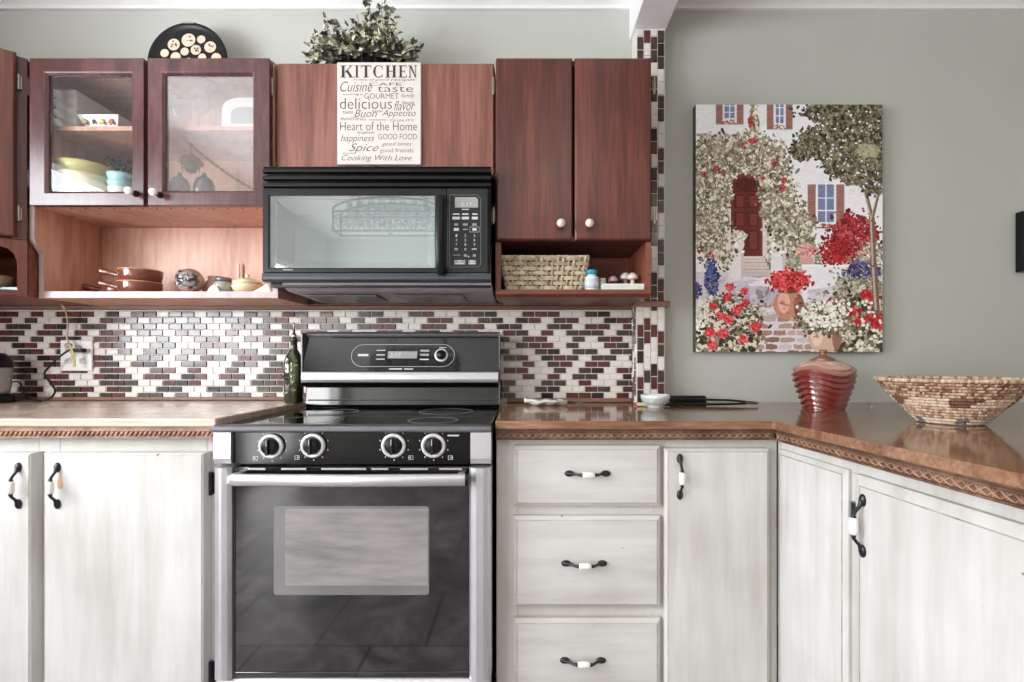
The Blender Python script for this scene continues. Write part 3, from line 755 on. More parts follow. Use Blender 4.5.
# control panel
cp = G(); cp.box(X(233, 1.355), X(470.3, 1.355), Y(1.357), Y(1.404), stz(464.5), stz(428.5))
cpo = cp.build('control_panel', M['panel_black'], st, 0.002)
for a, b in ((SX0, X(232.6, 1.355)), (X(470.8, 1.355), SX1)):
    g = G(); g.prism([(Y(1.404), stz(463.5)), (Y(1.350), stz(463.5)), (Y(1.345), stz(458)), (Y(1.346), stz(432)), (Y(1.352), stz(429)), (Y(1.404), stz(429))], 'yz', a, b)
    g.build('end_cap', M['steel'], st, 0.003)
kcs = [(270, 446), (312, 445.3), (393, 445.3), (433, 445.3)]
for i, (kx, ky) in enumerate(kcs):
    cx, cz = X(kx, 1.345), stz(ky); y0 = Y(1.357)
    Rm = Matrix.Rotation(pi / 2, 4, 'X')
    g = G()
    g.lathe([(0.0225, 0), (0.0325, 0), (0.0338, 0.003), (0.0332, 0.010), (0.0290, 0.0125), (0.0240, 0.011), (0.0225, 0.006)], (cx, y0, cz), 36, 1, True, Rm)
    g.lathe([(0.0226, 0.0), (0.0226, 0.004), (0.0222, 0.012), (0.0205, 0.021), (0.0190, 0.0245), (0.0002, 0.0250)], (cx, y0, cz), 32, 0, True, Rm)
    g.box(cx - 0.0035, cx + 0.0035, y0 - 0.033, y0 - 0.020, cz - 0.021, cz + 0.021, 0)
    g.box(cx - 0.0009, cx + 0.0009, y0 - 0.0336, y0 - 0.033, cz + 0.004, cz + 0.021, 2)
    g.build('knob', [M['black_plastic'], M['bezel'], M['print_white']], st, 0.0006, 1)
    g = G()
    for q in range(10):
        an = math.radians(90 - 36 * q); rr = 0.0405
        px_, pz_ = cx + rr * math.cos(an), cz + rr * math.sin(an)
        if q == 0: g.box(px_ - 0.005, px_ + 0.005, y0 - 0.0007, y0, pz_ - 0.0016, pz_ + 0.0016)
        else: g.box(px_ - 0.0012, px_ + 0.0012, y0 - 0.0007, y0, pz_ - 0.002, pz_ + 0.002)
    sx_ = 1 if i > 1 else -1
    bx_, bz_ = cx + sx_ * 0.046, cz - 0.034
    g.ring(bx_ - 0.0065, bx_ + 0.0065, bz_ - 0.0055, bz_ + 0.0055, 0.0012, 0.0012, 0.0012, 0.0012, y0 - 0.0007, y0)
    g.disc((bx_ + (0.002 if i % 2 else -0.002), y0, bz_), 0.0022, 0, 0, 12, 0.0007)
    if i == 3:
        g.box(X(447.5,1.355), X(459,1.355), y0 - 0.0007, y0, stz(436.4), stz(434.8))
    g.build('dial_print', M['print_white'], st)
g = G()
for a, b in ((246, 268), (283, 298), (311, 327), (377, 391), (398, 404), (430, 447)):
    g.box(X(a,1.355), X(b,1.355), Y(1.3562), Y(1.357), stz(430.8), stz(429.6))
g.build('panel_print', M['print_grey'], st)
# oven door
od_y = Y(1.358)
g = G(); g.ring(X(233.4,1.355), X(469,1.355), stz(677), stz(467), 0.004, 0.004, 0.012, 0.010, od_y - 0.001, Y(1.402))
g.box(X(234.5,1.355), X(468,1.355), od_y + 0.001, Y(1.402), stz(673.5), stz(470))
od = g.build('oven_door', plain('oven_glass', rgb(10,10,11), 0.06, 0.2, 10, spec=0.5, ior=1.95), st, 0.001)
for a, b in ((SX0, X(232.8, 1.355)), (X(469.6, 1.355), SX1)):
    g = G(); x0, x1 = a, b; yb_ = Y(1.402)
    g.prism([(x0, yb_), (x0, Y(1.352)), (x0 + 0.006, Y(1.342)), (x0 + 0.02, Y(1.336)), (x1 - 0.02, Y(1.336)), (x1 - 0.006, Y(1.340)), (x1, Y(1.350)), (x1, yb_)], 'xy', stz(677), stz(467), 0)
    g.build('door_stile', M['steel'], od, 0.002)
win = plain('oven_window', rgb(116,115,114), 0.2, 0.12, 6, spec=0.6)  # pale frit tone with reflections mixed into the colour
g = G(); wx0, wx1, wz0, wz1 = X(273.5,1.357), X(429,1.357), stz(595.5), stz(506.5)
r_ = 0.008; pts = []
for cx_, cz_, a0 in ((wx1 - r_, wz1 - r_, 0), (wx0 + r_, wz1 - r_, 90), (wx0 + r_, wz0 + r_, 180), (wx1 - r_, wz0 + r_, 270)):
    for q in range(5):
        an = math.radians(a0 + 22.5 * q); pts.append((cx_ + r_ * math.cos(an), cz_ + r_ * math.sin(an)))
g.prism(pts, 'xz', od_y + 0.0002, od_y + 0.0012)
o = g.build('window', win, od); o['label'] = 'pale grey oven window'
g = G(); g.box(X(285,1.357), X(427.5,1.357), od_y - 0.0003, od_y + 0.0002, stz(586), stz(509)); g.build('window_reflection', wood('oven_reflection', (rgb(96,94,92), rgb(140,136,134), rgb(168,160,164)), (1.5,3,9), .22, .0), od)  # streaked inner pane paints the reflections on the oven glass
g = G(); hz = stz(476); hy = Y(1.315)
g.tube([(X(231.5,1.31), hy, hz), (X(235,1.31), hy - 0.004, hz), (X(350,1.31), hy - 0.012, hz), (X(462,1.31), hy - 0.004, hz), (X(465,1.31), hy, hz)], 0.0165, 16, 0, flat=(1.0, 0.7))
for px_ in (236, 461):
    g.box(X(px_,1.34) - 0.009, X(px_,1.34) + 0.009, hy - 0.002, od_y - 0.001, hz - 0.010, hz + 0.010)
hd = g.build('handle', M['steel'], od)
for px_ in (467,):
    g = G(); g.tube([(X(465.2,1.31), hy, hz), (X(468.6,1.31), hy, hz)], 0.0172, 16, 0, flat=(1.0, 0.75)); g.build('handle_cap', M['black_plastic'], od)
for a, b in ((248, 265), (281, 306), (321, 366), (371, 388), (400, 428), (439, 462)):
    g = G(); g.box(X(a,1.355), X(b,1.355), od_y - 0.0022, od_y - 0.0012, stz(470.0), stz(468.2)); g.build('vent_slot', M['steel'], od)
# storage drawer
g = G(); g.slab(SX0 + 0.002, SX1 - 0.002, 0.062, stz(678.6), Y(1.350), Y(1.402), 0.006, 0.006); g.build('drawer', M['steel'], st, 0.002)
# back console, leaning back
bg0, bg1 = -0.832, -0.0875
yq = lambda D: Y(D)
g = G()
g.prism([(yq(1.955), 0.9045), (yq(1.905), 0.9045), (yq(1.899), 0.915), (yq(1.903), 0.982), (yq(1.880), 0.988), (yq(1.868), 1.002), (yq(1.868), 1.042), (yq(1.903), 1.176), (yq(1.955), 1.180)], 'yz', bg0, bg1)
co = g.build('console', M['black_glass'], st, 0.0015)
g = G(); g.prism([(yq(1.957), 1.1805), (yq(1.9025), 1.1765), (yq(1.899), 1.186), (yq(1.904), 1.1935), (yq(1.920), 1.1965), (yq(1.957), 1.1965)], 'yz', bg0 - 0.002, bg1 + 0.001)
g.build('console_cap', M['steel_dark'], co, 0.001)
g = G(); g.prism([(yq(1.8675), 1.000), (yq(1.860), 1.004), (yq(1.856), 1.014), (yq(1.856), 1.030), (yq(1.860), 1.040), (yq(1.8675), 1.043)], 'yz', bg0 + 0.002, bg1 - 0.002)
g.build('console_bar', M['steel'], co, 0.001)
g = G(); g.prism([(yq(1.905), 0.930), (yq(1.896), 0.930), (yq(1.894), 0.934), (yq(1.905), 0.936)], 'yz', bg0 + 0.01, bg1 - 0.002)
g.box(bg0 - 0.006, bg0 - 0.0005, yq(1.872), yq(1.955), 1.0, 1.19); g.box(bg1 + 0.0005, bg1 + 0.003, yq(1.872), yq(1.955), 0.92, 1.19)
g.build('console_trim', M['steel_dark'], co, 0.001)
til = math.atan2(0.035, 0.134)
TX = Matrix.Translation((0, yq(1.868), 1.042)) @ Matrix.Rotation(-til, 4, 'X')
def cl(px, py, D=1.885):      # pixel -> local coords on the console face
    return X(px, D), (Z(py, D) - 1.042) / math.cos(til)
g = G(TX)
def outline(g, pts, w, y, m):
    P3 = [(p[0], y, p[1]) for p in pts]; g.tube(P3, w, 5, m, closed=True, flat=(0.3, 1.0), up=(0, 1, 0))
x0, z0 = cl(351.5, 366.5); x1, z1 = cl(454.5, 344.5); rr = (z1 - z0) / 2; op = []
for q in range(13): a_ = math.radians(90 + 15 * q); op.append((x0 + rr + rr * math.cos(a_), z0 + rr + rr * math.sin(a_)))
for q in range(13): a_ = math.radians(-90 + 15 * q); op.append((x1 - rr + rr * math.cos(a_), z0 + rr + rr * math.sin(a_)))
outline(g, op, 0.0009, -0.0004, 0)
a, b = cl(388, 358.4), cl(417.2, 351.4); g.box(a[0], b[0], -0.0008, 0.0002, a[1], b[1], 1)
a, b = cl(390, 357), cl(401, 352.8); g.text('2:17', a[0], b[0], a[1], b[1], -0.001, 2)
for (p0, p1, q0, q1, m) in ((358, 368.5, 356.2, 354, 0), (376.5, 385, 350.8, 349.9, 0), (376.5, 385, 355.4, 354.5, 0), (376.5, 385, 359.6, 358.7, 0), (420, 429, 351.8, 349.6, 1), (420, 429, 356, 353.8, 1), (420, 429, 360, 358.8, 0), (390, 403, 369.5, 368.4, 0), (405, 414, 369.5, 368.4, 0), (439, 446, 347.8, 347.2, 0)):
    a, b = cl(p0, q0), cl(p1, q1); g.box(a[0], b[0], -0.0008, 0.0002, a[1], b[1], m)
g.build('console_display', [M['print_white'], M['lcd'], M['lcd_digit']], co)
g = G(TX); kx_, kz_ = cl(441.5, 355.3)
Rm = Matrix.Rotation(pi / 2, 4, 'X')
g.lathe([(0.0185, 0), (0.0255, 0), (0.0265, 0.003), (0.024, 0.007), (0.019, 0.006)], (kx_, 0, kz_), 32, 1, True, Rm)
g.lathe([(0.0186, 0), (0.0186, 0.012), (0.0165, 0.018), (0.0002, 0.019)], (kx_, 0, kz_), 28, 0, True, Rm)
g.build('console_knob', [M['black_plastic'], M['bezel']], co)

# ================================================================ MICROWAVE
WX0, WX1 = X(262.5, 1.62), X(490.8, 1.62)
mw = thing('microwave', 'black over-the-range microwave mounted above the stove', 'microwave', (-0.477, -0.2, 1.315))
mz = lambda py: Z(py, 1.62)
yW = Y(1.62)
g = G()
zt_, zb_ = 1.7225, 1.330
bx0_, bx1_ = WX0 + 0.006, WX1 - 0.003
cv = (X(288, 1.80), X(427, 1.80), Z(262, 1.80), Z(215, 1.80))      # back of the cavity
wx0, wx1, wz0, wz1 = X(269.5,1.62), X(434.5,1.62), mz(267.5), mz(195.5)
# body as a shell around the cavity
g.box(bx0_, wx0 - 0.001, Y(1.66), Y(1.995), zb_, zt_); g.box(wx1 + 0.001, bx1_, Y(1.66), Y(1.995), zb_, zt_)
g.box(wx0 - 0.001, wx1 + 0.001, Y(1.66), Y(1.995), wz1 + 0.002, zt_); g.box(wx0 - 0.001, wx1 + 0.001, Y(1.66), Y(1.995), zb_, wz0 - 0.002)
g.box(wx0 - 0.001, wx1 + 0.001, Y(1.93), Y(1.995), wz0 - 0.002, wz1 + 0.002)
g.build('body', M['black_enamel'], mw, 0.001)
g = G()   # pale enamelled cavity
yf_, yk_ = Y(1.662), Y(1.80)
vs = [(wx0,yf_,wz0),(wx1,yf_,wz0),(wx1,yf_,wz1),(wx0,yf_,wz1),(cv[0],yk_,cv[2]),(cv[1],yk_,cv[2]),(cv[1],yk_,cv[3]),(cv[0],yk_,cv[3])]
g.add(vs, [(0,1,5,4),(1,2,6,5),(2,3,7,6),(3,0,4,7),(4,5,6,7)])
o = g.build('cavity', plain('cavity_enamel', rgb(206,212,210), 0.4, 0.02), mw, fix=False)
g = G(); g.prism([(Y(1.675), zb_ - 0.001), (Y(1.655), 1.340), (Y(1.655), 1.344), (Y(1.995), 1.344), (Y(1.995), 1.316), (Y(1.70), 1.322)], 'yz', X(283,1.66), bx1_ + 0.002)
g.build('underside', M['hood'], mw, 0.001)
for k in range(2):
    g = G(); g.box(X(305,1.75) + k * 0.31, X(305,1.75) + k * 0.31 + 0.25, Y(1.76), Y(1.92), 1.3135, 1.3185)
    g.build('grease_filter', M['steel_dark'], mw, 0.002)
g = G()   # louvres
for k in range(3):
    za = mz(187.5 - 7.2 * k); zb2 = za + 0.0165
    g.prism([(Y(1.66), za + 0.004), (Y(1.628), za), (Y(1.619), za + 0.004), (Y(1.622), zb2), (Y(1.66), zb2 + 0.004)], 'yz', WX0, WX1)
g.prism([(Y(1.67), zt_ - 0.002), (Y(1.625), zt_ - 0.003), (Y(1.625), zt_ + 0.0005), (Y(1.67), zt_ + 0.0005)], 'yz', WX0, WX1)
g.box(WX0 + 0.004, WX1 - 0.004, Y(1.645), Y(1.659), mz(188), zt_ - 0.003)
g.build('louvre', M['black_enamel'], mw, 0.0015)
xs = X(446.6, 1.62)
g = G(); g.ring(WX0, xs - 0.0008, mz(272.5), mz(188.3), wx0 - WX0, xs - 0.0008 - wx1, wz0 - mz(272.5), mz(188.3) - wz1, yW, Y(1.659), 0, 0.003)
md = g.build('door', plain('microwave_door', rgb(22,24,24), 0.32, 0.1, 20, spec=0.3), mw, 0.002)
mp = pane_glass('microwave_window', (0.82,0.85,0.85,1), 0.16, (0.66,0.70,0.69,1), 2.5, 0.03)
g = G(); g.box(wx0 - 0.002, wx1 + 0.002, yW + 0.0035, yW + 0.0065, wz0 - 0.002, wz1 + 0.002)
g.build('window', mp, md)
g = G(); g.box(X(283,1.62), X(293,1.62), yW - 0.0006, yW, mz(270.4), mz(269.2)); g.build('logo', M['print_grey'], md)
g = G()   # bowed vertical handle
hx = X(440.3, 1.6)
pts, rad = [], []
for t in range(13):
    u = t / 12.0; out = 0.012 + 0.026 * math.sin(pi * u) ** 0.6
    pts.append((hx, yW - out, mz(275) + (mz(197) - mz(275)) * u)); rad.append(0.0155 if 0 < t < 12 else 0.012)
g.tube(pts, rad, 14, 0, flat=(0.65, 1.0), up=(0, 1, 0))
g.box(hx - 0.011, hx + 0.011, yW - 0.014, yW + 0.002, mz(274), mz(268)); g.box(hx - 0.011, hx + 0.011, yW - 0.014, yW + 0.002, mz(204), mz(198))
g.build('handle', M['black_plastic'], md)
g = G(); g.box(xs + 0.0008, X(488,1.62), yW, Y(1.659), mz(272.5), mz(188.3))
mpn = g.build('control_panel', M['grey_panel'], mw, 0.002)
g = G(); g.prism([(X(488.3,1.62), Y(1.659)), (X(488.3,1.62), yW), (X(490,1.62), yW + 0.003), (WX1, yW + 0.010), (WX1, Y(1.659))], 'xy', mz(280), mz(188.3)); g.build('side_trim', M['black_enamel'], mw)
g = G(); g.prism([(Y(1.658), mz(281.5)), (yW + 0.006, mz(281.5)), (yW - 0.002, mz(279.5)), (yW - 0.002, mz(277)), (yW + 0.002, mz(272.8)), (Y(1.658), mz(272.8))], 'yz', WX0 - 0.002, WX1)
g.build('bottom_lip', plain('lip_grey', rgb(58,60,66), 0.3, 0.06, 20), mw, 0.0015)
# keypad print
def px2(zx, zy): return X(445 + zx * 45 / 512.0, 1.62), mz(215 + zy * 60 / 682.0)
yk = yW - 0.0006
g = G()
bx0, bz0 = X(455, 1.62), mz(207.6); bx1, bz1 = X(478.0, 1.62), mz(197.2); ch = 0.007
g.prism([(bx0, bz0), (bx1, bz0), (bx1, bz1 - ch), (bx1 - ch, bz1), (bx0, bz1)], 'xz', yk, yW + 0.001, 1)
g.text('2:17', X(461,1.62), X(472,1.62), mz(206.3), mz(202.6), yk - 0.0004, 2)
ox0, oz0, ox1, oz1 = X(449.5,1.62), mz(267), X(480.8,1.62), mz(195)
op = [(ox0, oz0), (ox1 - 0.012, oz0), (ox1 - 0.003, oz0 + 0.004), (ox1, oz0 + 0.014), (ox1, oz1 - 0.014), (ox1 - 0.010, oz1), (ox0, oz1)]
for i in range(len(op)):
    p, q = op[i], op[(i + 1) % len(op)]
    g.tube([(p[0], yk, p[1]), (q[0], yk, q[1])], 0.0006, 4, 3)
def bar(zx0, zx1, zy0, zy1, m=0):
    a, b = px2(zx0, zy1), px2(zx1, zy0); g.box(a[0], b[0], yk, yW + 0.001, a[1], b[1], m)
a, b = X(461.8,1.62), X(469,1.62); g.box(a, b, yk, yW + 0.001, mz(209.9), mz(208.9), 0)
for zx0, zx1 in ((90, 165), (195, 268), (310, 368)):
    bar(zx0, zx1, -18, -2); bar(zx0 - 5, zx1 + 5, 20, 50)
for zx0, zx1 in ((106, 148), (204, 258), (308, 362)): bar(zx0, zx1, 95, 122, 3)
bar(100, 158, 148, 180); bar(205, 256, 160, 167)
a, b = px2(282, 195), px2(390, 135)
g.ring(a[0], b[0], a[1], b[1], 0.0008, 0.0008, 0.0008, 0.0008, yk, yW + 0.001, 0); bar(312, 360, 150, 178)
dg_ = '123456789'
for i, cx_ in enumerate((130, 232, 335) * 3):
    r = i // 3; cy_ = (235, 285, 336)[r]
    a, b = px2(cx_ - 9, cy_ + 15), px2(cx_ + 9, cy_ - 15); g.text(dg_[i], a[0], b[0], a[1], b[1], yk, 0)
a, b = px2(222, 404), px2(242, 374); g.text('0', a[0], b[0], a[1], b[1], yk, 0)
bar(108, 148, 374, 402, 3); bar(305, 360, 382, 392)
bar(90, 176, 452, 460, 3); bar(214, 250, 446, 474, 3); bar(262, 276, 466, 480); bar(316, 350, 446, 474, 3)
bar(105, 232, 512, 564, 3); bar(266, 352, 512, 564, 3)
yk -= 0.0004; bar(120, 215, 545, 555); bar(150, 180, 517, 530); bar(285, 340, 545, 555); bar(290, 325, 517, 530)
g.build('keypad', [M['print_white'], M['lcd'], M['lcd_digit'], M['print_grey']], mpn)
# ================================================================ ON TOP OF THE WALL CABINETS
rg = random.Random(5)
# round dark tray with cream discs
tc_ = (X(190, 1.935), Y(1.93), ZT); TR = 39.5 * 1.935 / FPX
tcz = Z(24.6, 1.94) - TR
ty = thing('decorative_plate', 'round black plate painted with cream discs standing on the glazed cabinet', 'plate', (tc_[0], tc_[1], ZT + 0.001))
Rm = Matrix.Rotation(pi / 2, 4, 'X') 
tilt = Matrix.Rotation(math.radians(-4), 4, 'X')
pc = Vector((tc_[0], Y(1.93), tcz))
PX_ = Matrix.Translation(pc) @ tilt
g = G(PX_)
pr = [(0.0002, 0.0), (TR * 0.86, 0.0), (TR * 0.93, 0.004), (TR * 0.985, 0.014), (TR, 0.012), (TR * 0.99, 0.004), (TR * 0.9, -0.006), (0.0002, -0.006)]
g.lathe(pr, (0, 0, 0), 64, 0, True, Rm)
g.build('dish', plain('black_lacquer', rgb(20,17,20), 0.4, 0.25, 30, spec=0.3), ty)
kpx = TR / 39.5
def tp(px, py): return (px - 190) * kpx, (64.5 - py) * kpx
discs = [(174, 46, 6), (188.5, 41.3, 6.8), (201.2, 40.6, 4.1), (210.5, 48.6, 5.8), (196.3, 51.6, 5.1), (185.3, 53.3, 4.1), (165.3, 55, 4.2), (176.5, 59, 5), (203, 59.5, 4), (217, 60, 5), (190, 66, 6), (170, 70, 6), (208, 72, 5.5), (182, 80, 5), (198, 84, 5.5), (160, 66, 4), (220, 76, 4)]
cream = plain('cream_disc', rgb(222,204,182), 0.6, 0.05, 40); dk = plain('disc_mark', rgb(92,76,66), 0.6)
for dx_, dy_, r in discs:
    u, w = tp(dx_, dy_)
    g = G(PX_); g.disc((u, -0.0003, w), r * kpx, 0, 0, 24, 0.0016)
    if r > 5:
        for q in range(7):
            a_ = rg.uniform(0, 6.28); q_ = rg.uniform(0.1, 0.6) * r * kpx
            g.disc((u + q_ * math.cos(a_), -0.0018, w + q_ * math.sin(a_)), rg.uniform(0.5, 1.1) * kpx, 0, 1, 8, 0.0006)
    g.build('cream_disc', [cream, dk], ty)
g = G(PX_); g.prism([(-0.024, TR * 0.955), (0.024, TR * 0.955), (0.03, TR * 0.985), (0.0, TR * 1.002), (-0.03, TR * 0.985)], 'xz', -0.0172, -0.0132); g.build('rim_glint', M['chrome'], ty, 0.001)  # chrome sliver modelled for the white reflection on the plate rim
g = G()  # easel behind the plate
g.tube([(pc.x - 0.05, Y(1.87), ZT + 0.004), (pc.x - 0.05, Y(1.945), ZT + 0.004), (pc.x - 0.05, Y(1.965), ZT + 0.10)], 0.003, 6)
g.tube([(pc.x + 0.05, Y(1.87), ZT + 0.004), (pc.x + 0.05, Y(1.945), ZT + 0.004), (pc.x + 0.05, Y(1.965), ZT + 0.10)], 0.003, 6)
g.tube([(pc.x - 0.05, Y(1.945), ZT + 0.004), (pc.x + 0.05, Y(1.945), ZT + 0.004)], 0.003, 6)
g.build('stand', M['iron'], ty)

# ivy in a black wire basket
ivx, ivy = X(367, 1.85), Y(1.85)
ivz = ZT - 0.008 + 0.001
iv = thing('potted_ivy', 'variegated ivy plant in a black wire basket on the cabinet above the sign', 'plant', (ivx, ivy, ivz))
g = G()
for zz, sc in ((0.006, 0.8), (0.045, 0.95), (0.085, 1.06)):
    g.tube([(ivx + 0.125 * sc * math.cos(a_ * pi / 16), ivy + 0.06 * sc * math.sin(a_ * pi / 16), ivz + zz) for a_ in range(32)], 0.0032, 6, closed=True)
for k in range(16):
    a_ = k * pi / 8
    g.tube([(ivx + 0.125 * s_ * math.cos(a_), ivy + 0.06 * s_ * math.sin(a_), ivz + zz) for zz, s_ in ((0.006, 0.8), (0.045, 0.95), (0.085, 1.06))], 0.0024, 5)
for s_ in (-1, 1):
    g.tube([(ivx + s_ * 0.13, ivy - 0.01, ivz + 0.085), (ivx + s_ * 0.175, ivy - 0.02, ivz + 0.09), (ivx + s_ * 0.205, ivy - 0.02, ivz + 0.065), (ivx + s_ * 0.225, ivy - 0.02, ivz + 0.004)], 0.0028, 6)
g.build('basket', M['iron'], iv)
g = G(); g.lathe([(0.0002, 0.008), (0.08, 0.008), (0.095, 0.078), (0.0002, 0.078)], (ivx, ivy, ivz), 24, 0, True, None, 1.15, 0.55); g.build('pot', M['black_plastic'], iv)
gst, gl_, glc = G(), G(), []
def leaf(g, p, t, n, L, W, m):
    """ivy leaf: five-lobed outline folded along the midrib"""
    t = t.normalized(); b = t.cross(n).normalized(); n = b.cross(t).normalized()
    o = [(0, 0), (0.10, 0.55), (0.42, 0.42), (0.55, 0.62), (0.72, 0.30), (1.0, 0.0)]
    vs = [p + t * L * u + b * W * w + n * (0.30 * W * w) for u, w in o] + [p + t * L * u - b * W * w + n * (0.30 * W * w) for u, w in o[1:-1]] + [p + t * L * 0.5 + n * (-0.04 * L)]
    k = len(vs) - 1
    edge = [0, 1, 2, 3, 4, 5, 9, 8, 7, 6]
    fs = [(edge[i], edge[(i + 1) % 10], k) for i in range(10)]
    g.add(vs, fs, m)
prof_h = [(-0.215, 0.10), (-0.17, 0.185), (-0.10, 0.195), (-0.05, 0.205), (0.0, 0.23), (0.03, 0.29), (0.06, 0.275), (0.10, 0.255), (0.15, 0.20), (0.215, 0.12)]
def hmax(x):
    for (a, b), (c, d) in zip(prof_h, prof_h[1:]):
        if a <= x <= c: return b + (d - b) * (x - a) / (c - a)
    return 0.03
vines = []
for k in range(125):
    x1 = rg.uniform(-0.215, 0.21); hm = hmax(x1)
    z1 = rg.uniform(0.32, 1.0) * hm
    y1 = rg.uniform(-0.09, 0.06)
    p0 = Vector((ivx + x1 * 0.45, ivy + y1 * 0.3, ivz + 0.07)); p3 = Vector((ivx + x1, ivy + y1, ivz + z1))
    mid = (p0 + p3) / 2 + Vector((0, 0, 0.035 + 0.02 * rg.random()))
    pts = [p0 * (1 - t) ** 2 + mid * 2 * t * (1 - t) + p3 * t * t for t in (0, .2, .4, .6, .8, 1)]
    gst.tube(pts, 0.0013, 5); vines.append(pts)
for (dx_, hz) in ((0.018, 0.335), (0.026, 0.325), (0.075, 0.295), (0.09, 0.28), (-0.14, 0.20)):
    p0 = Vector((ivx + dx_ * 0.6, ivy - 0.01, ivz + 0.08)); p3 = Vector((ivx + dx_, ivy - 0.02, ivz + hz))
    pts = [p0.lerp(p3, t) + Vector((0.012 * math.sin(5 * t), 0, 0)) for t in (0, .25, .5, .75, .9, 1)]
    gst.tube(pts, 0.0013, 5); vines.append(pts); vines.append(pts)
for pts in vines:
    for q in range(rg.randint(6, 9)):
        t = rg.uniform(0.25, 1.0) * (len(pts) - 1); i = min(int(t), len(pts) - 2)
        p = pts[i].lerp(pts[i + 1], t - i) + Vector((rg.gauss(0, .008), rg.gauss(0, .008), rg.gauss(0, .006)))
        if p.z < ivz + 0.012: p.z = ivz + 0.012
        if p.y > -0.045: p.y = -0.045
        d_ = Vector((rg.gauss(0, 1), rg.gauss(-0.4, 0.6), rg.gauss(0.0, 0.8)))
        if p.z < ivz + 0.05: d_.z = abs(d_.z)
        n_ = Vector((rg.gauss(0, .5), -1, rg.gauss(0.3, .5)))
        L = rg.uniform(0.018, 0.034)
        leaf(gl_, p, d_, n_, L, L * 0.55, rg.choice([0, 0, 1, 1, 2, 2, 3]))
gst.build('stems', plain('ivy_stem', rgb(112,104,76), 0.6), iv)
o = gl_.build('foliage', [plain('ivy_dark', rgb(46,49,40), 0.45, 0.25, 60), plain('ivy_green', rgb(86,89,70), 0.45, 0.25, 60), plain('ivy_pale', rgb(152,150,124), 0.5, 0.2, 60), plain('ivy_cream', rgb(204,197,170), 0.5, 0.1, 60)], iv, fix=False)

# kitchen sign
sgx0, sgx1 = X(337.3, 1.705), X(421, 1.705); sgz0, sgz1 = Z(164.6, 1.705), Z(62.5, 1.705)
sg = thing('sign', 'cream KITCHEN word sign leaning on the cabinet above the microwave', 'sign', ((sgx0 + sgx1) / 2, Y(1.705), sgz0))
g = G(); g.box(sgx0, sgx1, Y(1.703), Y(1.7172), sgz0, sgz1); g.build('board', plain('sign_cream', rgb(210,201,194), 0.6, 0.04, 14), sg, 0.002)
sw, sh = sgx1 - sgx0, sgz1 - sgz0
def sxy(zx, zy): return sgx0 + (zx - 78) / 492.0 * sw, sgz1 - (zy - 52) / 603.0 * sh
ysg = Y(1.703) - 0.0005
g = G()
def stroke(p, q, w0, m=0):
    g.prism([(p[0] - w0 / 2, p[1]), (p[0] + w0 / 2, p[1]), (q[0] + w0 / 2, q[1]), (q[0] - w0 / 2, q[1])], 'xz', ysg - 0.0004, ysg)
# KITCHEN in hand-cut serif capitals (thick and thin strokes)
def letter(ch, x, w, z0, z1):
    H = z1 - z0; tk, tn = w * 0.24, w * 0.09; sf = H * 0.045
    R = lambda a, b, c, d: g.prism([(x + a * w, z0 + b * H), (x + c * w, z0 + b * H), (x + c * w, z0 + d * H), (x + a * w, z0 + d * H)], 'xz', ysg - 0.0004, ysg)
    Q = lambda pts: g.prism([(x + a * w, z0 + b * H) for a, b in pts], 'xz', ysg - 0.0004, ysg)
    s_ = 0.05
    if ch == 'I':
        R(.3, 0, .7, 1); R(0, 0, 1, s_); R(0, 1 - s_, 1, 1)
    elif ch == 'K':
        R(.12, 0, .34, 1); R(0, 0, .46, s_); R(0, 1 - s_, .46, 1)
        Q([(.34, .42), (.86, .97), (.95, .97), (.40, .40)]); Q([(.42, .56), (.62, .60), (1.0, .03), (.76, .03)]); R(.66, 0, 1.08, s_); R(.68, 1 - s_, 1.0, 1)
    elif ch == 'T':
        R(.38, 0, .62, 1); R(.24, 0, .76, s_); R(0, .93, 1, 1); R(0, .78, .05, 1); R(.95, .78, 1, 1)
    elif ch == 'H':
        for a in (.10, .68): R(a, 0, a + .22, 1); R(a - .1, 0, a + .32, s_); R(a - .1, 1 - s_, a + .32, 1)
        R(.3, .49, .7, .55)
    elif ch == 'E':
        R(.12, 0, .38, 1); R(0, 0, 1, .06); R(0, .94, .95, 1); R(.36, .49, .74, .55); R(.70, .40, .75, .64); R(.95, 0, 1, .24); R(.90, .78, .95, 1)
    elif ch == 'N':
        R(.12, 0, .20, 1); R(.82, 0, .90, 1); Q([(.08, 1), (.34, 1), (.90, 0), (.80, 0)]); R(0, 0, .32, s_); R(.70, 1 - s_, 1.02, 1); R(-.02, 1 - s_, .2, 1)
    elif ch == 'C':
        out, inn = [], []
        for k in range(17):
            a = math.radians(48 + 264 * k / 16)
            out.append((.52 + .52 * math.cos(a), .5 + .51 * math.sin(a))); tw = .06 + .18 * max(0, -math.cos(a)) ** 1.2
            inn.append((.52 + (.52 - tw) * math.cos(a), .5 + (.51 - min(tw, .07)) * math.sin(a)))
        for k in range(16): Q([out[k], out[k + 1], inn[k + 1], inn[k]])
        R(.86, .70, .91, 1.0); R(.86, 0.03, .91, .26)
xk = 97
for ch, zx0, zx1 in (('K', 97, 170), ('I', 180, 208), ('T', 218, 278), ('C', 290, 350), ('H', 362, 427), ('E', 440, 487), ('N', 498, 546)):
    a, b = sxy(zx0, 143), sxy(zx1, 72); letter(ch, a[0], b[0] - a[0], a[1], b[1])
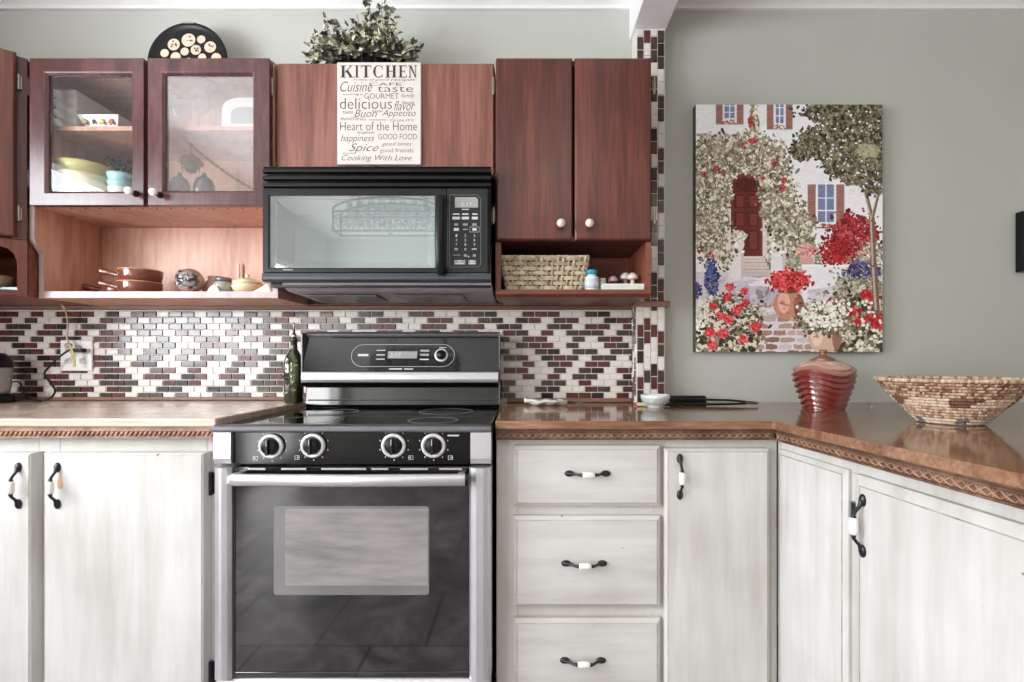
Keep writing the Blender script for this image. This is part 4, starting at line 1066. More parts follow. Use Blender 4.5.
words = [('home of good', 170, 385, 164, 150, .35), ('recipes', 395, 535, 168, 148, .15), ('CAFE', 265, 458, 191, 173, 0), ('Cuisine', 97, 285, 226, 166, .35), ('taste', 315, 525, 228, 197, 0),
    ('GOURMET', 238, 440, 268, 236, 0), ('family', 455, 535, 268, 237, .35), ('indulge', 110, 230, 250, 237, .35), ('delicious', 95, 400, 328, 265, 0), ('blessed', 462, 528, 300, 281, 0), ('flavor', 413, 535, 336, 282, .35),
    ('taste', 112, 172, 356, 340, .2), ('Buon', 180, 312, 376, 333, .35), ('savor', 285, 350, 348, 337, 0), ('Appetito', 342, 540, 382, 333, .35), ('INVITING', 100, 246, 396, 379, 0), ('memories', 266, 370, 397, 386, .1), ('QUALITY', 388, 530, 405, 389, 0),
    ('Heart of the Home', 96, 547, 455, 405, 0), ('laughter', 195, 305, 478, 459, .35), ('happiness', 100, 296, 532, 480, .35), ('GOOD FOOD', 320, 547, 508, 475, 0), ('good times', 340, 515, 552, 522, .3),
    ('Spice', 150, 322, 592, 532, .4), ('good friends', 330, 526, 592, 560, 0), ('family', 110, 180, 596, 586, .2), ('Cooking With Love', 105, 516, 642, 600, .35)]
for w_, a0, a1, b0, b1, shr in words:
    p, q = sxy(a0, b0), sxy(a1, b1); g.text(w_, p[0], q[0], p[1], q[1], ysg, 0 if b0 - b1 > 24 else 1, shr, 0, -.012 if b0 - b1 > 24 else 0)
g.build('lettering', [plain('sign_ink', rgb(58,46,44), 0.7, 0.02), plain('sign_ink_faded', rgb(112,98,92), 0.7, 0.02)], sg, fix=False)

# ================================================================ INSIDE THE GLAZED CABINET
zS = zSh + 0.001; zBt = zG + TH_ + 0.001
dish = plain('opal_glass', rgb(226,224,220), 0.2, 0.03, 20, coat=0.3)
def loaf(cx, cy, z, w, d, h, yaw, label, name='loaf_dish', group=None, leaves=False):
    t = thing(name, label, 'dish', (cx, cy, z), group)
    R = Matrix.Translation((cx, cy, z)) @ Matrix.Rotation(yaw, 4, 'Z')
    g = G(R); n = 0.72
    o = lambda s_, zz: [(-w/2*s_, -d/2*s_, zz), (w/2*s_, -d/2*s_, zz), (w/2*s_, d/2*s_, zz), (-w/2*s_, d/2*s_, zz)]
    vs = o(n, 0) + o(1, h) + o(.95, h) + o(n * .94, .004)
    fs = [(0,3,2,1), (12,13,14,15)]
    for i in range(4):
        j = (i + 1) % 4
        for k in (0, 4, 8): fs.append((k + i, k + j, k + 4 + j, k + 4 + i))
    g.add(vs, fs); g.build('bowl', dish, t, 0.002)
    if leaves:
        for k, (lc_, u) in enumerate(((rgb(196,160,120), -.33), (rgb(80,88,70), -.12), (rgb(196,188,96), .08), (rgb(206,84,92), .3))):
            g = G(R); c = (u * w, -d / 2 * 0.93 - 0.0012, h * 0.5)
            pts = []
            for q in range(14):
                a_ = 2 * pi * q / 14; r_ = (0.0125 if q % 2 == 0 else 0.006) * (0.8 if k == 1 else 1)
                pts.append((c[0] + r_ * math.cos(a_) * (0.6 if k == 1 else 1), c[2] + r_ * math.sin(a_)))
            g.prism(pts, 'xz', c[1] - 0.002, c[1] + 0.004); g.build('leaf_print', plain('leaf_print', lc_, 0.4), t)
    return t
hn = ['lowest', 'second from the bottom', 'third from the bottom', 'topmost']
for k in range(4):
    loaf(-1.638, Y(1.855), zS + k * 0.0345, 0.094, 0.19, 0.036 if k < 3 else 0.034, 0.0, 'white oblong baking dish behind the cabinet glass, %s of the four' % hn[k], group='stacked white baking dishes')
loaf(-1.513, Y(1.84), zS, 0.150, 0.16, 0.050, 0.0, 'white refrigerator dish printed with coloured autumn leaves', 'refrigerator_dish', None, True)
def bowl(name, label, c, r, h, mt, group=None, foot=0.5, th=0.003, cat='bowl', n=36):
    g = G()
    g.lathe([(0.0003, 0), (r*foot, 0), (r*foot*1.05, h*0.06), (r*.72, h*.30), (r*.9, h*.62), (r, h), (r - th, h), (r*.86, h*.62), (r*.68, h*.32), (r*foot*.9, h*.12), (0.0003, h*.10)], c, n)
    o = g.build(name, mt); return tag(o, label, cat, group)
wp = plain('white_plate', rgb(232,230,226), 0.25, 0.02, 20)
ylw = plain('yellow_enamel', rgb(202,192,128), 0.25, 0.05, 20); ylp = plain('pale_yellow_enamel', rgb(222,214,176), 0.25, 0.05, 20)
bl = plain('pale_blue_enamel', rgb(164,212,216), 0.25, 0.04, 20)
cxb, cyb = -1.597, Y(1.808)
for k in range(5):
    g = G(); r, z0 = 0.088, zBt + k * 0.011
    g.lathe([(0.0003, 0), (r*.6, 0), (r*.62, .004), (r, .0165), (r - .003, .018), (r*.6, .0075), (0.0003, .0065)], (cxb, cyb, z0), 40)
    tag(g.build('plate', wp), 'white plate behind the cabinet glass, %s of the five under the yellow bowls' % ('lowest', 'second', 'middle', 'fourth', 'topmost')[k], 'plate', 'stacked white plates')
bowl('mixing_bowl', 'pale cream-yellow mixing bowl on the white plates, lower of two', (cxb, cyb, zBt + 0.0635), 0.0875, 0.050, ylp, foot=0.6)
bowl('mixing_bowl', 'yellow mixing bowl behind the cabinet glass, nested uppermost', (cxb, cyb, zBt + 0.094), 0.089, 0.060, ylw, foot=0.6)
cxc, cyc = X(122, 1.79), Y(1.79)
bowl('bowl', 'white bowl hidden low under two pale blue bowls behind glass', (cxc, cyc, zBt), 0.042, 0.068, wp)
bowl('bowl', 'pale blue bowl behind the cabinet glass, lower of the two', (cxc, cyc, zBt + 0.050), 0.044, 0.040, bl, foot=.62)
bowl('bowl', 'pale blue bowl behind the cabinet glass, upper of the two', (cxc, cyc, zBt + 0.074), 0.045, 0.044, bl, foot=.62)
t = thing('artificial_sprig', 'dark green leafy sprig in a vase behind the pale blue bowls', 'plant', (X(119, 1.95), Y(1.95), zBt))
tx = X(119, 1.95); tyv = Y(1.955)
g = G(); g.lathe([(0.0003, 0), (.030, 0), (.036, .03), (.030, .07), (.016, .10), (.020, .115), (.017, .115), (.013, .10), (0.0003, .02)], (tx, tyv, zBt), 20); g.build('vase', plain('dark_green_glaze', rgb(40,54,40), 0.2), t)
g = G()
for q in range(120):
    a_, h_ = rg.uniform(0, 6.28), rg.uniform(0.09, 0.24); r_ = rg.uniform(0.0, 0.055)
    p = Vector((tx + r_ * 1.3 * math.cos(a_), tyv + r_ * 0.6 * math.sin(a_), zBt + h_)); leaf(g, p, Vector((rg.gauss(0,1), rg.gauss(-.4,.5), rg.gauss(.2,.8))), Vector((rg.gauss(0,.5), -1, .3)), rg.uniform(.02, .032), .010, rg.choice([0, 0, 1]))
g.build('foliage', [plain('sprig_dark', rgb(30,42,28), 0.5, 0.3), plain('sprig_mid', rgb(70,84,56), 0.5, 0.3)], t, fix=False)
# behind the glare-tinted door: tumblers, white arched box, modelled lamp reflection, dark glass bowls
def goblet(cx, D, label, h=0.14, r=0.032):
    t = thing('wine_glass', label, 'glass', (cx, Y(D), zS), 'stemmed glasses on the cabinet shelf')
    g = G(); g.lathe([(0.0003, 0), (r*.9, 0), (r*.85, .003), (.005, .008), (.004, h*.4), (.010, h*.44), (r, h*.62), (r*1.02, h*.8), (r*.85, h), (r*.82, h), (r*.98, h*.8), (r*.94, h*.63), (0.0003, h*.47)], (cx, Y(D), zS), 28)
    g.build('glass', M['glass_thin'], t); return t
goblet(X(166, 1.80), 1.80, 'clear stemmed glass on the shelf, beside the inner stile of the glare-tinted door', 0.155, 0.034)
goblet(X(181, 1.88), 1.88, 'clear stemmed glass on the shelf, middle of the three', 0.165, 0.036)
goblet(X(199, 1.80), 1.80, 'clear stemmed glass on the shelf, beside the white arched box', 0.15, 0.033)
bbx0, bbx1 = X(220, 1.78), X(270, 1.78)
t = thing('bread_box', 'white arched box with a grey window behind the glare-tinted glass', 'box', ((bbx0 + bbx1) / 2, Y(1.85), zS))
ar = []
w_, hh = bbx1 - bbx0, 0.125
for q in range(17):
    a_ = pi - pi * q / 16; ar.append(((bbx0 + bbx1) / 2 + w_ / 2 * math.copysign(abs(math.cos(a_)) ** .7, math.cos(a_)), zS + hh - 0.055 + 0.055 * abs(math.sin(a_)) ** .7))
g = G(); g.prism([(bbx0, zS)] + ar + [(bbx1, zS)], 'xz', Y(1.79), Y(1.94)); g.build('shell', wp, t, 0.006, 3)
sm = [((bbx0 + bbx1) / 2 + (p[0] - (bbx0 + bbx1) / 2) * .62, zS + 0.012 + (p[1] - zS) * .62) for p in ar]
g = G(); g.prism([(sm[0][0], zS + 0.03)] + sm + [(sm[-1][0], zS + 0.03)], 'xz', Y(1.7865), Y(1.7895)); g.build('window', plain('grey_window', rgb(150,152,154), 0.15), t, 0.001)
lpx, lpD = X(191, 1.835), 1.835
t = thing('reflected_lamp', 'modelled reflection of a hanging lamp with a brown shade, under the cabinet shelf', 'lamp', (lpx, Y(lpD), zBt + 0.12))  # added object standing in for a lamp mirrored in the door
g = G(); zh = zSh - 0.0165
g.tube([(lpx, Y(lpD), zh), (lpx, Y(lpD), zh - 0.066)], 0.0035, 8); g.ball((lpx, Y(lpD), zh - 0.045), 0.008, 0, 10)
g.build('rod', plain('aged_brass', rgb(140,104,88), 0.35, metal=0.6), t)
g = G(); zc_ = zh - 0.066
g.lathe([(0.012, 0.018), (0.030, 0.010), (0.040, -0.006), (0.042, -0.012), (0.038, -0.012), (0.028, 0.006), (0.012, 0.013)], (lpx, Y(lpD), zc_), 28); g.build('lamp_shade', plain('brown_shade', rgb(138,92,76), 0.5), t)
g = G(); g.lathe([(0.010, 0.012), (0.016, -0.01), (0.022, -0.03), (0.016, -0.045), (0.0003, -0.05)], (lpx, Y(lpD), zc_), 20)
for q in range(6):
    a_ = q * pi / 3; g.tube([(lpx + .012*math.cos(a_), Y(lpD) + .012*math.sin(a_), zc_ - .01), (lpx + .032*math.cos(a_), Y(lpD) + .032*math.sin(a_), zc_ - .03), (lpx + .030*math.cos(a_), Y(lpD) + .030*math.sin(a_), zc_ - .045)], .0022, 6)
g.build('body', plain('dark_brass', rgb(96,72,62), 0.35, metal=0.6), t)
def chain(g, p0, p1, sag, n, r=0.0070, w=0.0019):
    P_ = [p0.lerp(p1, i / n) + Vector((0, 0, -sag * math.sin(pi * i / n))) for i in range(n + 1)]
    for i in range(n):
        a_, b_ = P_[i], P_[i + 1]; c = (a_ + b_) / 2; d_ = (b_ - a_); L = d_.length * 0.72; d_.normalize()
        u = Vector((0, 1, 0)) if i % 2 else d_.cross(Vector((0, 1, 0)))
        g.tube([c + d_ * L * math.cos(q * pi / 5) + u * r * 0.55 * math.sin(q * pi / 5) for q in range(10)], w, 5, closed=True)
g = G(); chain(g, Vector((lpx + 0.008, Y(1.79), Z(140, 1.79))), Vector((X(252, 1.79), Y(1.79), Z(189, 1.79))), 0.010, 26)
g.tube([(lpx + 0.008, Y(1.79), Z(140, 1.79)), (lpx + 0.004, Y(1.80), Z(136, 1.79)), (lpx, Y(1.81), zSh - 0.017)], 0.0015, 6)
tag(g.build('chain', plain('dark_chain', rgb(58,42,38), 0.4, metal=0.5)), 'modelled reflection of a dark chain, draped diagonally behind the glare-tinted glass', 'chain')  # added links stand in for a chain mirrored in the pane
dgm = plain('smoked_glass', rgb(52,48,50), 0.08, 0.1, 20, coat=0.5)
for k, (px_, lb_) in enumerate(((187, 'smoky glass dome standing below the reflected lamp'), (211, 'smoky glass dome beside the reflected chain foot'))):
    g = G(); c = (X(px_, 1.80), Y(1.762), zBt)
    g.lathe([(0.0003, .118), (.006, .116), (.007, .108), (.010, .103), (.026, .092), (.034, .07), (.036, 0.0), (.033, 0.0), (.031, .07), (.024, .088), (0.0003, .098)], c, 32)
    tag(g.build('glass_dome', dgm), lb_, 'glass dome')

# ================================================================ THE OPEN NICHE OF THE GLAZED CABINET
zN1 = zLF + 0.0005
glaze = plain('brown_glaze', rgb(110,60,44), 0.14, 0.15, 14, coat=0.4); rimc = plain('tan_rim', rgb(196,144,112), 0.25)
def pan(cx, D, z, label, yaw=0.25):
    t = thing('handled_bowl', label, 'bowl', (cx, Y(D), z), 'brown glazed soup bowls')
    r, h = 0.0690, 0.044
    g = G(); g.lathe([(0.0003, 0), (r*.86, 0), (r*.93, .006), (r*.985, h*.5), (r, h*.9), (r*.985, h), (r*.95, h), (r*.93, h*.8), (r*.86, .008), (0.0003, .006)], (cx, Y(D), z), 44); g.build('bowl', glaze, t)
    g = G(); g.tube([(cx + r*.975*math.cos(q*pi/20), Y(D) + r*.975*math.sin(q*pi/20), z + h*.985) for q in range(40)], .0026, 6, closed=True); g.build('rim', rimc, t)
    g = G(); c_, s_ = math.cos(pi + yaw), math.sin(pi + yaw)
    pts = [(cx + c_ * q, Y(D) + s_ * q, z + zz) for q, zz in ((r*.93, .024), (r*1.15, .028), (r*1.5, .034), (r*1.85, .040), (r*1.93, .041))]
    g.tube(pts, [.010, .0085, .0095, .0125, .0115], 14); g.tube([pts[-1], (pts[-1][0] + c_*.002, pts[-1][1] + s_*.002, pts[-1][2])], .0095, 12, 1)
    g.build('handle', [glaze, rimc], t); return t
pcx = X(138.5, 1.83)
pan(pcx, 1.838, zN1, 'brown glazed handled bowl on the niche floor, under another', 0.12)
pan(pcx + 0.002, 1.838, zN1 + 0.0445, 'brown glazed handled bowl, uppermost of the stack in the niche', 0.12)
pan(-1.555, 1.925, zN1, 'brown glazed handled bowl standing behind the stack in the niche', 0.20)
# round leaf ornament, mauve creamer, jar, dish, sugar pot, tapers, card
t = thing('glass_ornament', 'round silvery glass ball jar with leaf decoration in the niche', 'ornament', (X(190, 1.80), Y(1.80), zN1))
ox, oy, orr = X(190, 1.80), Y(1.80), 0.045
g = G(); g.ball((ox, oy, zN1 + 0.0455), orr, 0, 32); g.build('globe', plain('silvered_glass', rgb(176,158,152), 0.12, 0.15, 12, coat=0.5, metal=0.3), t)
g = G()
for q in range(26):
    a_, b_ = rg.uniform(-2.8, -0.4), rg.uniform(-0.6, 0.9); n_ = Vector((math.cos(a_)*math.cos(b_), math.sin(a_)*math.cos(b_), math.sin(b_)))
    leaf(g, Vector((ox, oy, zN1 + 0.0455)) + n_ * (orr + 0.001), n_.cross(Vector((rg.gauss(0,1), rg.gauss(0,1), rg.gauss(0,1)))), n_, .022, .009, rg.choice([0, 1, 2]))
g.build('leaf_decoration', [plain('pewter_leaf', rgb(92,104,104), .4), plain('dark_leaf', rgb(52,56,54), .4), plain('light_leaf', rgb(206,208,204), .4)], t, fix=False)
mv = plain('mauve_glaze', rgb(196,164,156), 0.2, 0.06, 20, coat=0.3)
t = thing('creamer', 'mauve pottery jug behind the glass ball in the niche', 'jug', (-1.165, Y(1.882), zN1)); c = (-1.165, Y(1.882), zN1)
g = G(); g.lathe([(0.0003, 0), (.030, 0), (.044, .018), (.046, .036), (.034, .054), (.026, .062), (.030, .074), (.027, .074), (.023, .062), (.030, .052), (0.0003, .01)], c, 32); g.build('body', mv, t)
g = G(); g.tube([(c[0] - .028, c[1], c[2] + .064), (c[0] - .052, c[1], c[2] + .062), (c[0] - .062, c[1], c[2] + .042), (c[0] - .043, c[1], c[2] + .024)], .0045, 10); g.build('handle', mv, t)
t = thing('jar', 'small clear glass jar with a metal lid in the niche', 'jar', (X(223.5, 1.80), Y(1.80), zN1)); c = (X(223.5, 1.80), Y(1.80), zN1)
g = G(); g.lathe([(0.0003, 0), (.026, 0), (.031, .006), (.031, .034), (.025, .042), (.022, .042), (.028, .033), (.028, .008), (0.0003, .005)], c, 28); g.build('glass', plain('greenish_glass', rgb(158,156,146), 0.08, 0.15, 30, coat=0.5), t)
g = G(); g.lathe([(.0003, .0425), (.0265, .0425), (.0265, .054), (.024, .056), (.0003, .0565)], c, 28); g.build('lid', M['steel_dark'], t)
g = G(); cpx = X(215.5, 1.772); g.prism([(cpx - .022, zN1), (cpx + .022, zN1), (cpx + .012, zN1 + .018), (cpx + .002, zN1 + .026), (cpx - .012, zN1 + .016)], 'xz', Y(1.758), Y(1.766))
tag(g.build('place_card', wp, None, .001), 'small folded white card in front of the glass jar', 'card')
cr = plain('cream_glaze', rgb(222,206,172), 0.2, 0.05, 20, coat=0.3)
c = (X(247.5, 1.81), Y(1.81), zN1)
t = thing('sugar_pot', 'cream lidded pottery pot beside the microwave in the niche', 'pot', c)
g = G(); g.lathe([(.0003, 0), (.030, 0), (.046, .010), (.052, .024), (.048, .034), (.0003, .034)], c, 36); g.build('body', cr, t)
g = G(); g.lathe([(.0003, .0345), (.050, .0345), (.046, .044), (.030, .053), (.010, .057), (.006, .059), (.0085, .065), (.006, .071), (.0003, .073)], c, 36); g.build('lid', cr, t)
for k, (px_, D_, col_, lb_) in enumerate(((238.5, 1.875, rgb(226,206,196), 'thin pale taper candle standing behind the cream pot'), (243.5, 1.89, rgb(168,124,108), 'thin brown taper candle standing behind the cream pot'))):
    g = G(); g.lathe([(.0003, 0), (.014, 0), (.013, .006), (.006, .010), (.0045, .014), (.0042, .118), (.001, .124), (.0008, .130), (.0003, .130)], (X(px_, D_), Y(D_), zN1), 16)
    tag(g.build('taper_candle', plain('taper_wax', col_, .5)), lb_, 'candle')
g = G(); a_ = X(262, 1.78); g.prism([(a_ - .03, zN1), (a_ + .038, zN1), (a_ + .026, zN1 + .030), (a_ - .012, zN1 + .008)], 'xz', Y(1.765), Y(1.771))
tag(g.build('note_card', wp, None, .0008), 'white card lying against the niche end by the microwave', 'card')
# corner cabinet niche: bowl and bluish paper
zC1 = ZB + 0.021
bowl('bowl', 'cream bowl in the corner cabinet niche', (-1.93, -0.27, zC1), 0.085, 0.062, cr)
g = G(); g.box(-1.83, -1.76, -0.30, -0.22, zC1, zC1 + 0.012); g.box(-1.826, -1.765, -0.298, -0.222, zC1 + 0.0122, zC1 + 0.016)
tag(g.build('napkin_stack', plain('pale_blue_paper', rgb(186,206,208), .7, .04), None, .001), 'pale blue napkins beside the cream bowl in the corner niche', 'napkins')

# ================================================================ THE SMALL NICHE BESIDE THE POST
zN2 = zF + 0.0005
# wicker basket
wb = [plain('wicker_light', rgb(202,188,162), .75, .2, 60, .3, 200), plain('wicker_mid', rgb(176,158,132), .75, .2, 60, .3, 200), plain('wicker_dark', rgb(84,66,50), .8, .2)]
bxc, bD = X(544.9, 1.735), 1.735
bt, bb, bh, bdp = 88.5 * bD / FPX / 2, 76 * bD / FPX / 2, 0.119, 0.17
t = thing('wicker_basket', 'woven seagrass basket with flared sides in the small niche', 'basket', (bxc, Y(bD) + bdp / 2, zN2))
yf0 = Y(bD) + 0.012
def wcorner(s, u):   # half width at height fraction s, u in -1..1
    return bb + (bt - bb) * s
g = G(); g.box(bxc - bb + .004, bxc + bb - .004, yf0 + .006, yf0 + bdp - .012, zN2, zN2 + .006)
def face_pt(side, u, s, out):
    hw = bb + (bt - bb) * s; hd = (bdp / 2 - 0.012) + 0.010 * s; yc = yf0 + bdp / 2
    if side == 0: return (bxc + u * hw, yc - hd - out, zN2 + .003 + s * bh)
    if side == 1: return (bxc + u * hw, yc + hd + out, zN2 + .003 + s * bh)
    if side == 2: return (bxc - hw - out, yc + u * hd, zN2 + .003 + s * bh)
    return (bxc + hw + out, yc + u * hd, zN2 + .003 + s * bh)
gi = G()
for side in range(4):
    vs = [face_pt(side, -1, 0, -.004), face_pt(side, 1, 0, -.004), face_pt(side, 1, 1, -.004), face_pt(side, -1, 1, -.004), face_pt(side, -1, 0, -.007), face_pt(side, 1, 0, -.007), face_pt(side, 1, 1, -.007), face_pt(side, -1, 1, -.007)]
    gi.add(vs, [(0,1,2,3), (4,5,6,7), (0,1,5,4), (1,2,6,5), (2,3,7,6), (3,0,4,7)], 0)
gi.build('lining', wb[2], t)
for side in range(4):
    nst = 8 if side < 2 else 4; NR = 7
    for r in range(NR):
        for half in (-.26, .0, .26):
            s = (r + 0.5 + half) / NR; pts = []
            for q in range(nst * 4 + 1):
                u = -1 + 2 * q / (nst * 4); ph = u * nst / 2 * pi + (pi if r % 2 else 0)
                pts.append(face_pt(side, u * 0.99, s, 0.0045 * math.sin(ph) + rg.gauss(0, .0004)))
            g.tube(pts, .0030, 6, rg.choice([0, 0, 1]))
    for k in range(nst):
        u0 = -1 + 2 * (k + 0.5) / nst
        for du in (-.060, .060):
            pts = []
            for q in range(NR * 4 + 1):
                s = q / (NR * 4); ph = s * NR * pi
                sg_ = -1 if k % 2 else 1
                pts.append(face_pt(side, u0 + du * (8 / nst if side < 2 else 1.6), s, -0.0050 * sg_ * math.sin(ph) * (1 if True else 0)))
            g.tube(pts, .0042, 6, rg.choice([0, 1]))
g.build('weave', wb, t)
g = G()
for lay in range(3):
    pts = []
    for side, rev in ((0, 1), (3, 1), (1, -1), (2, -1)):
        for q in range(12):
            u = -1 + 2 * q / 12.0
            p = face_pt(side, u * rev, 1.0, 0.002 * math.sin(q * 2.4 + lay * 2)); pts.append((p[0], p[1], p[2] + .002 * math.cos(q * 2.4 + lay * 2)))
    g.tube(pts, .0034, 6, lay % 2, closed=True)
g.build('rim', wb, t)
# pill bottle, small pots, box
c = (X(592, 1.75), Y(1.76), zN2)
t = thing('pill_bottle', 'white plastic pill bottle with a blue cap beside the basket', 'bottle', c)
g = G(); g.lathe([(.0003, 0), (.0235, 0), (.025, .002), (.025, .046), (.021, .052), (.0165, .054), (.0165, .058), (.0003, .058)], c, 28); g.build('body', plain('white_plastic', rgb(228,226,226), .35), t)
g = G(); g.lathe([(.0003, .0585), (.0195, .0585), (.0195, .073), (.018, .075), (.0003, .075)], c, 28); g.build('cap', plain('blue_cap', rgb(42,146,184), .4), t)
g = G(); g.lathe([(.0252, .008), (.0255, .008), (.0255, .042), (.0252, .042)], c, 28); o = g.build('wrapper', plain('label_paper', rgb(206,208,216), .6, .06, 90), t)
c = (X(603, 1.775), Y(1.785), zN2); g = G(); g.lathe([(.0003, 0), (.014, 0), (.0145, .003), (.0145, .034), (.011, .038), (.0125, .040), (.0125, .050), (.0003, .051)], c, 22)
tag(g.build('spice_jar', plain('off_white_jar', rgb(206,196,188), .4)), 'small off-white jar between the blue-capped bottle and the mushroom pots', 'jar')
for k, (px_, D_, h_, rc_, lb_) in enumerate(((613, 1.80, .060, .0185, 'small pink-capped mushroom-shaped pot, lowest of the three'), (625.5, 1.83, .078, .0215, 'white-capped mushroom-shaped pot, between the other two'), (632.5, 1.78, .068, .0200, 'white-capped mushroom-shaped pot beside the niche end, against the tiled post'))):
    c = (X(px_, D_), Y(D_), zN2); t = thing('mushroom_pot', lb_, 'pot', c, 'mushroom pots in the small niche')
    g = G(); g.lathe([(.0003, 0), (.013, 0), (.014, h_*.2), (.008, h_*.5), (.007, h_*.7), (.0003, h_*.7)], c, 22); g.build('stem', plain('mushroom_stem', rgb(206,186,176) if k else rgb(96,66,58), .4), t)
    g = G(); g.lathe([(.0003, h_*.66), (rc_*.8, h_*.66), (rc_, h_*.72), (rc_*.85, h_*.88), (rc_*.4, h_), (.0003, h_*1.01)], c, 26); g.build('cap', plain('mushroom_cap', rgb(226,208,204) if k else rgb(206,164,158), .3), t)
a_, b_ = X(601.5, 1.735), X(646, 1.735); b_ = min(b_, rx1 - TH_ - 0.002)
t = thing('tea_light_box', 'low white and pale green box at the front of the small niche', 'box', ((a_ + b_) / 2, Y(1.735), zN2))
g = G(); g.box(a_, b_, Y(1.725), Y(1.752), zN2, zN2 + .0165); g.build('tray', plain('pale_green_card', rgb(206,214,202), .5, .08, 70), t, .001)
g = G(); g.box(a_ - .0006, b_ + .0006, Y(1.7245), Y(1.7525), zN2 + .0167, zN2 + .0215); g.build('lid', wp, t, .001)
# ================================================================ ON THE WORKTOPS
zr, zl = CT + 0.0006, LT + 0.0006
# olive oil bottle
c = (-0.8725, Y(1.89), zl)
t = thing('oil_bottle', 'dark green square oil bottle with a steel pourer beside the stove', 'bottle', c)
def sq(r, z, k=0.0):
    pts = []
    for q in range(24):
        a_ = 2 * pi * q / 24; e = 0.45 if k == 0 else 1.0
        pts.append((c[0] + r * math.copysign(abs(math.cos(a_)) ** e, math.cos(a_)), c[1] + r * math.copysign(abs(math.sin(a_)) ** e, math.sin(a_)), c[2] + z))
    return pts
g = G(); vs = []; secs = [(.024, 0, 0), (.030, .006, 0), (.0305, .10, 0), (.0305, .150, 0), (.027, .175, 0), (.017, .198, 1), (.0125, .206, 1), (.0120, .236, 1), (.0145, .238, 1), (.0145, .246, 1), (.011, .247, 1)]
for r, z, k in secs: vs += sq(r, z, k)
fs = [(i*24+k, i*24+(k+1) % 24, (i+1)*24+(k+1) % 24, (i+1)*24+k) for i in range(len(secs)-1) for k in range(24)]
g.add(vs, fs, 0, True); g.add(vs[:24], [tuple(range(24))[::-1]]); g.add(vs[-24:], [tuple(range(24))])
g.build('glass', plain('olive_glass', rgb(40,46,24), 0.07, 0.3, 24, coat=0.6), t)
g = G(); g.lathe([(.0003, .247), (.010, .247), (.010, .262), (.005, .266), (.0042, .300), (.003, .306), (.0003, .306)], c, 18); g.build('pourer', M['chrome'], t)
g = G()
for q in range(16):
    leaf(g, Vector((c[0] + rg.uniform(-.018, .012), c[1] - .0312, c[2] + rg.uniform(.03, .15))), Vector((rg.gauss(0,1), 0, rg.gauss(0,1))), Vector((0,-1,0)), .022, .009, q % 2)
g.build('moulded_leaves', [plain('moulded_olive', rgb(112,112,62), .2), plain('moulded_dark', rgb(54,52,30), .2)], t, fix=False)

# outlet with two sockets, its lamp cord and the appliance cord
ox0, ox1, oz0, oz1 = X(60, 2.01), X(92, 2.01), Z(371, 2.01), Z(340, 2.01)
yo = -0.0135
t = thing('outlet', 'white double wall outlet plate on the mosaic tiles', 'outlet', ((ox0 + ox1) / 2, yo, oz0))
g = G(); g.slab(ox0, ox1, oz0, oz1, yo - .007, yo, .004, .003); g.build('cover_plate', M['white_trim'], t, .001)
for k, px_ in enumerate((68.5, 82.5)):
    xc_ = X(px_, 2.01)
    for zz in (Z(350, 2.01), Z(361, 2.01)):
        g = G(); g.lathe([(.0003, 0), (.0150, 0), (.0145, .003), (.0003, .003)], (xc_, yo - .0068, zz), 24, 0, True, Matrix.Rotation(pi/2, 4, 'X'), 1.0, .85)
        for dx_ in (-.005, .005): g.box(xc_ + dx_ - .001, xc_ + dx_ + .001, yo - .0102, yo - .0096, zz - .001, zz + .006, 1)
        g.disc((xc_, yo - .0096, zz - .006), .002, 0, 1, 10, .0006)
        g.build('socket', [M['ceramic'], M['iron']], t)
def curve(pts, n=8):
    """smooth path through points"""
    P_ = [Vector(p) for p in pts]; out = []
    for i in range(len(P_) - 1):
        a, b, c_, d = P_[max(i-1, 0)], P_[i], P_[i+1], P_[min(i+2, len(P_)-1)]
        for k in range(n):
            q = k / n; out.append(.5 * ((2*b) + (c_-a)*q + (2*a-5*b+4*c_-d)*q*q + (3*b-a-3*c_+d)*q**3))
    return out + [P_[-1]]
def pp(px, py, D): return Vector((X(px, D), Y(D), Z(py, D)))
t = thing('lamp_cord', 'cream flat cord hanging from the cabinet down to the wall outlet', 'cord', pp(68, 350, 1.985))
g = G(); g.tube(curve([pp(57.5, 300.5, 1.90), pp(60.5, 304, 1.95), pp(65, 310, 1.968), pp(67.5, 322, 1.988), pp(67, 338, 1.99), pp(70, 346, 1.984)]), .0042, 8, flat=(1, .6)); g.build('cable', plain('cream_cable', rgb(216,200,178), .5), t)
g = G(); g.tube(curve([pp(69, 344, 1.975), pp(72, 351, 1.974), pp(74, 359, 1.974), pp(74.5, 367, 1.976)]), .0050, 8, flat=(.35, 1.2), up=(0, 1, 0)); o = g.build('tie', plain('yellow_green_tie', rgb(186,176,98), .5), t); o['label'] = 'yellow-green tie strap'
g = G(); g.lathe([(.0003, 0), (.010, 0), (.011, .010), (.007, .020), (.0003, .022)], (X(70, 1.99), Y(1.9905), Z(345.5, 1.99)), 16, 0, True, Matrix.Rotation(pi/2, 4, 'X')); g.build('plug', plain('grey_plug', rgb(176,170,164), .5), t)
ap = thing('coffee_grinder', 'black and grey countertop appliance at the worktop end, plugged into the outlet', 'appliance', (X(-6, 1.90), Y(1.90), zl))
ac = (X(-7.5, 1.90), Y(1.90), zl)
g = G(); g.lathe([(.0003, 0), (.060, 0), (.062, .006), (.060, .026), (.050, .034), (.0003, .034)], ac, 32); g.build('base', M['black_plastic'], ap)
g = G(); g.lathe([(.0003, .0345), (.047, .0345), (.050, .05), (.057, .135), (.0003, .135)], ac, 32); g.build('body', plain('grey_body', rgb(168,160,158), .35), ap)
g = G(); g.lathe([(.0003, .1355), (.058, .1355), (.058, .155), (.050, .175), (.034, .190), (.0003, .196)], ac, 32); g.build('lid', M['black_plastic'], ap)
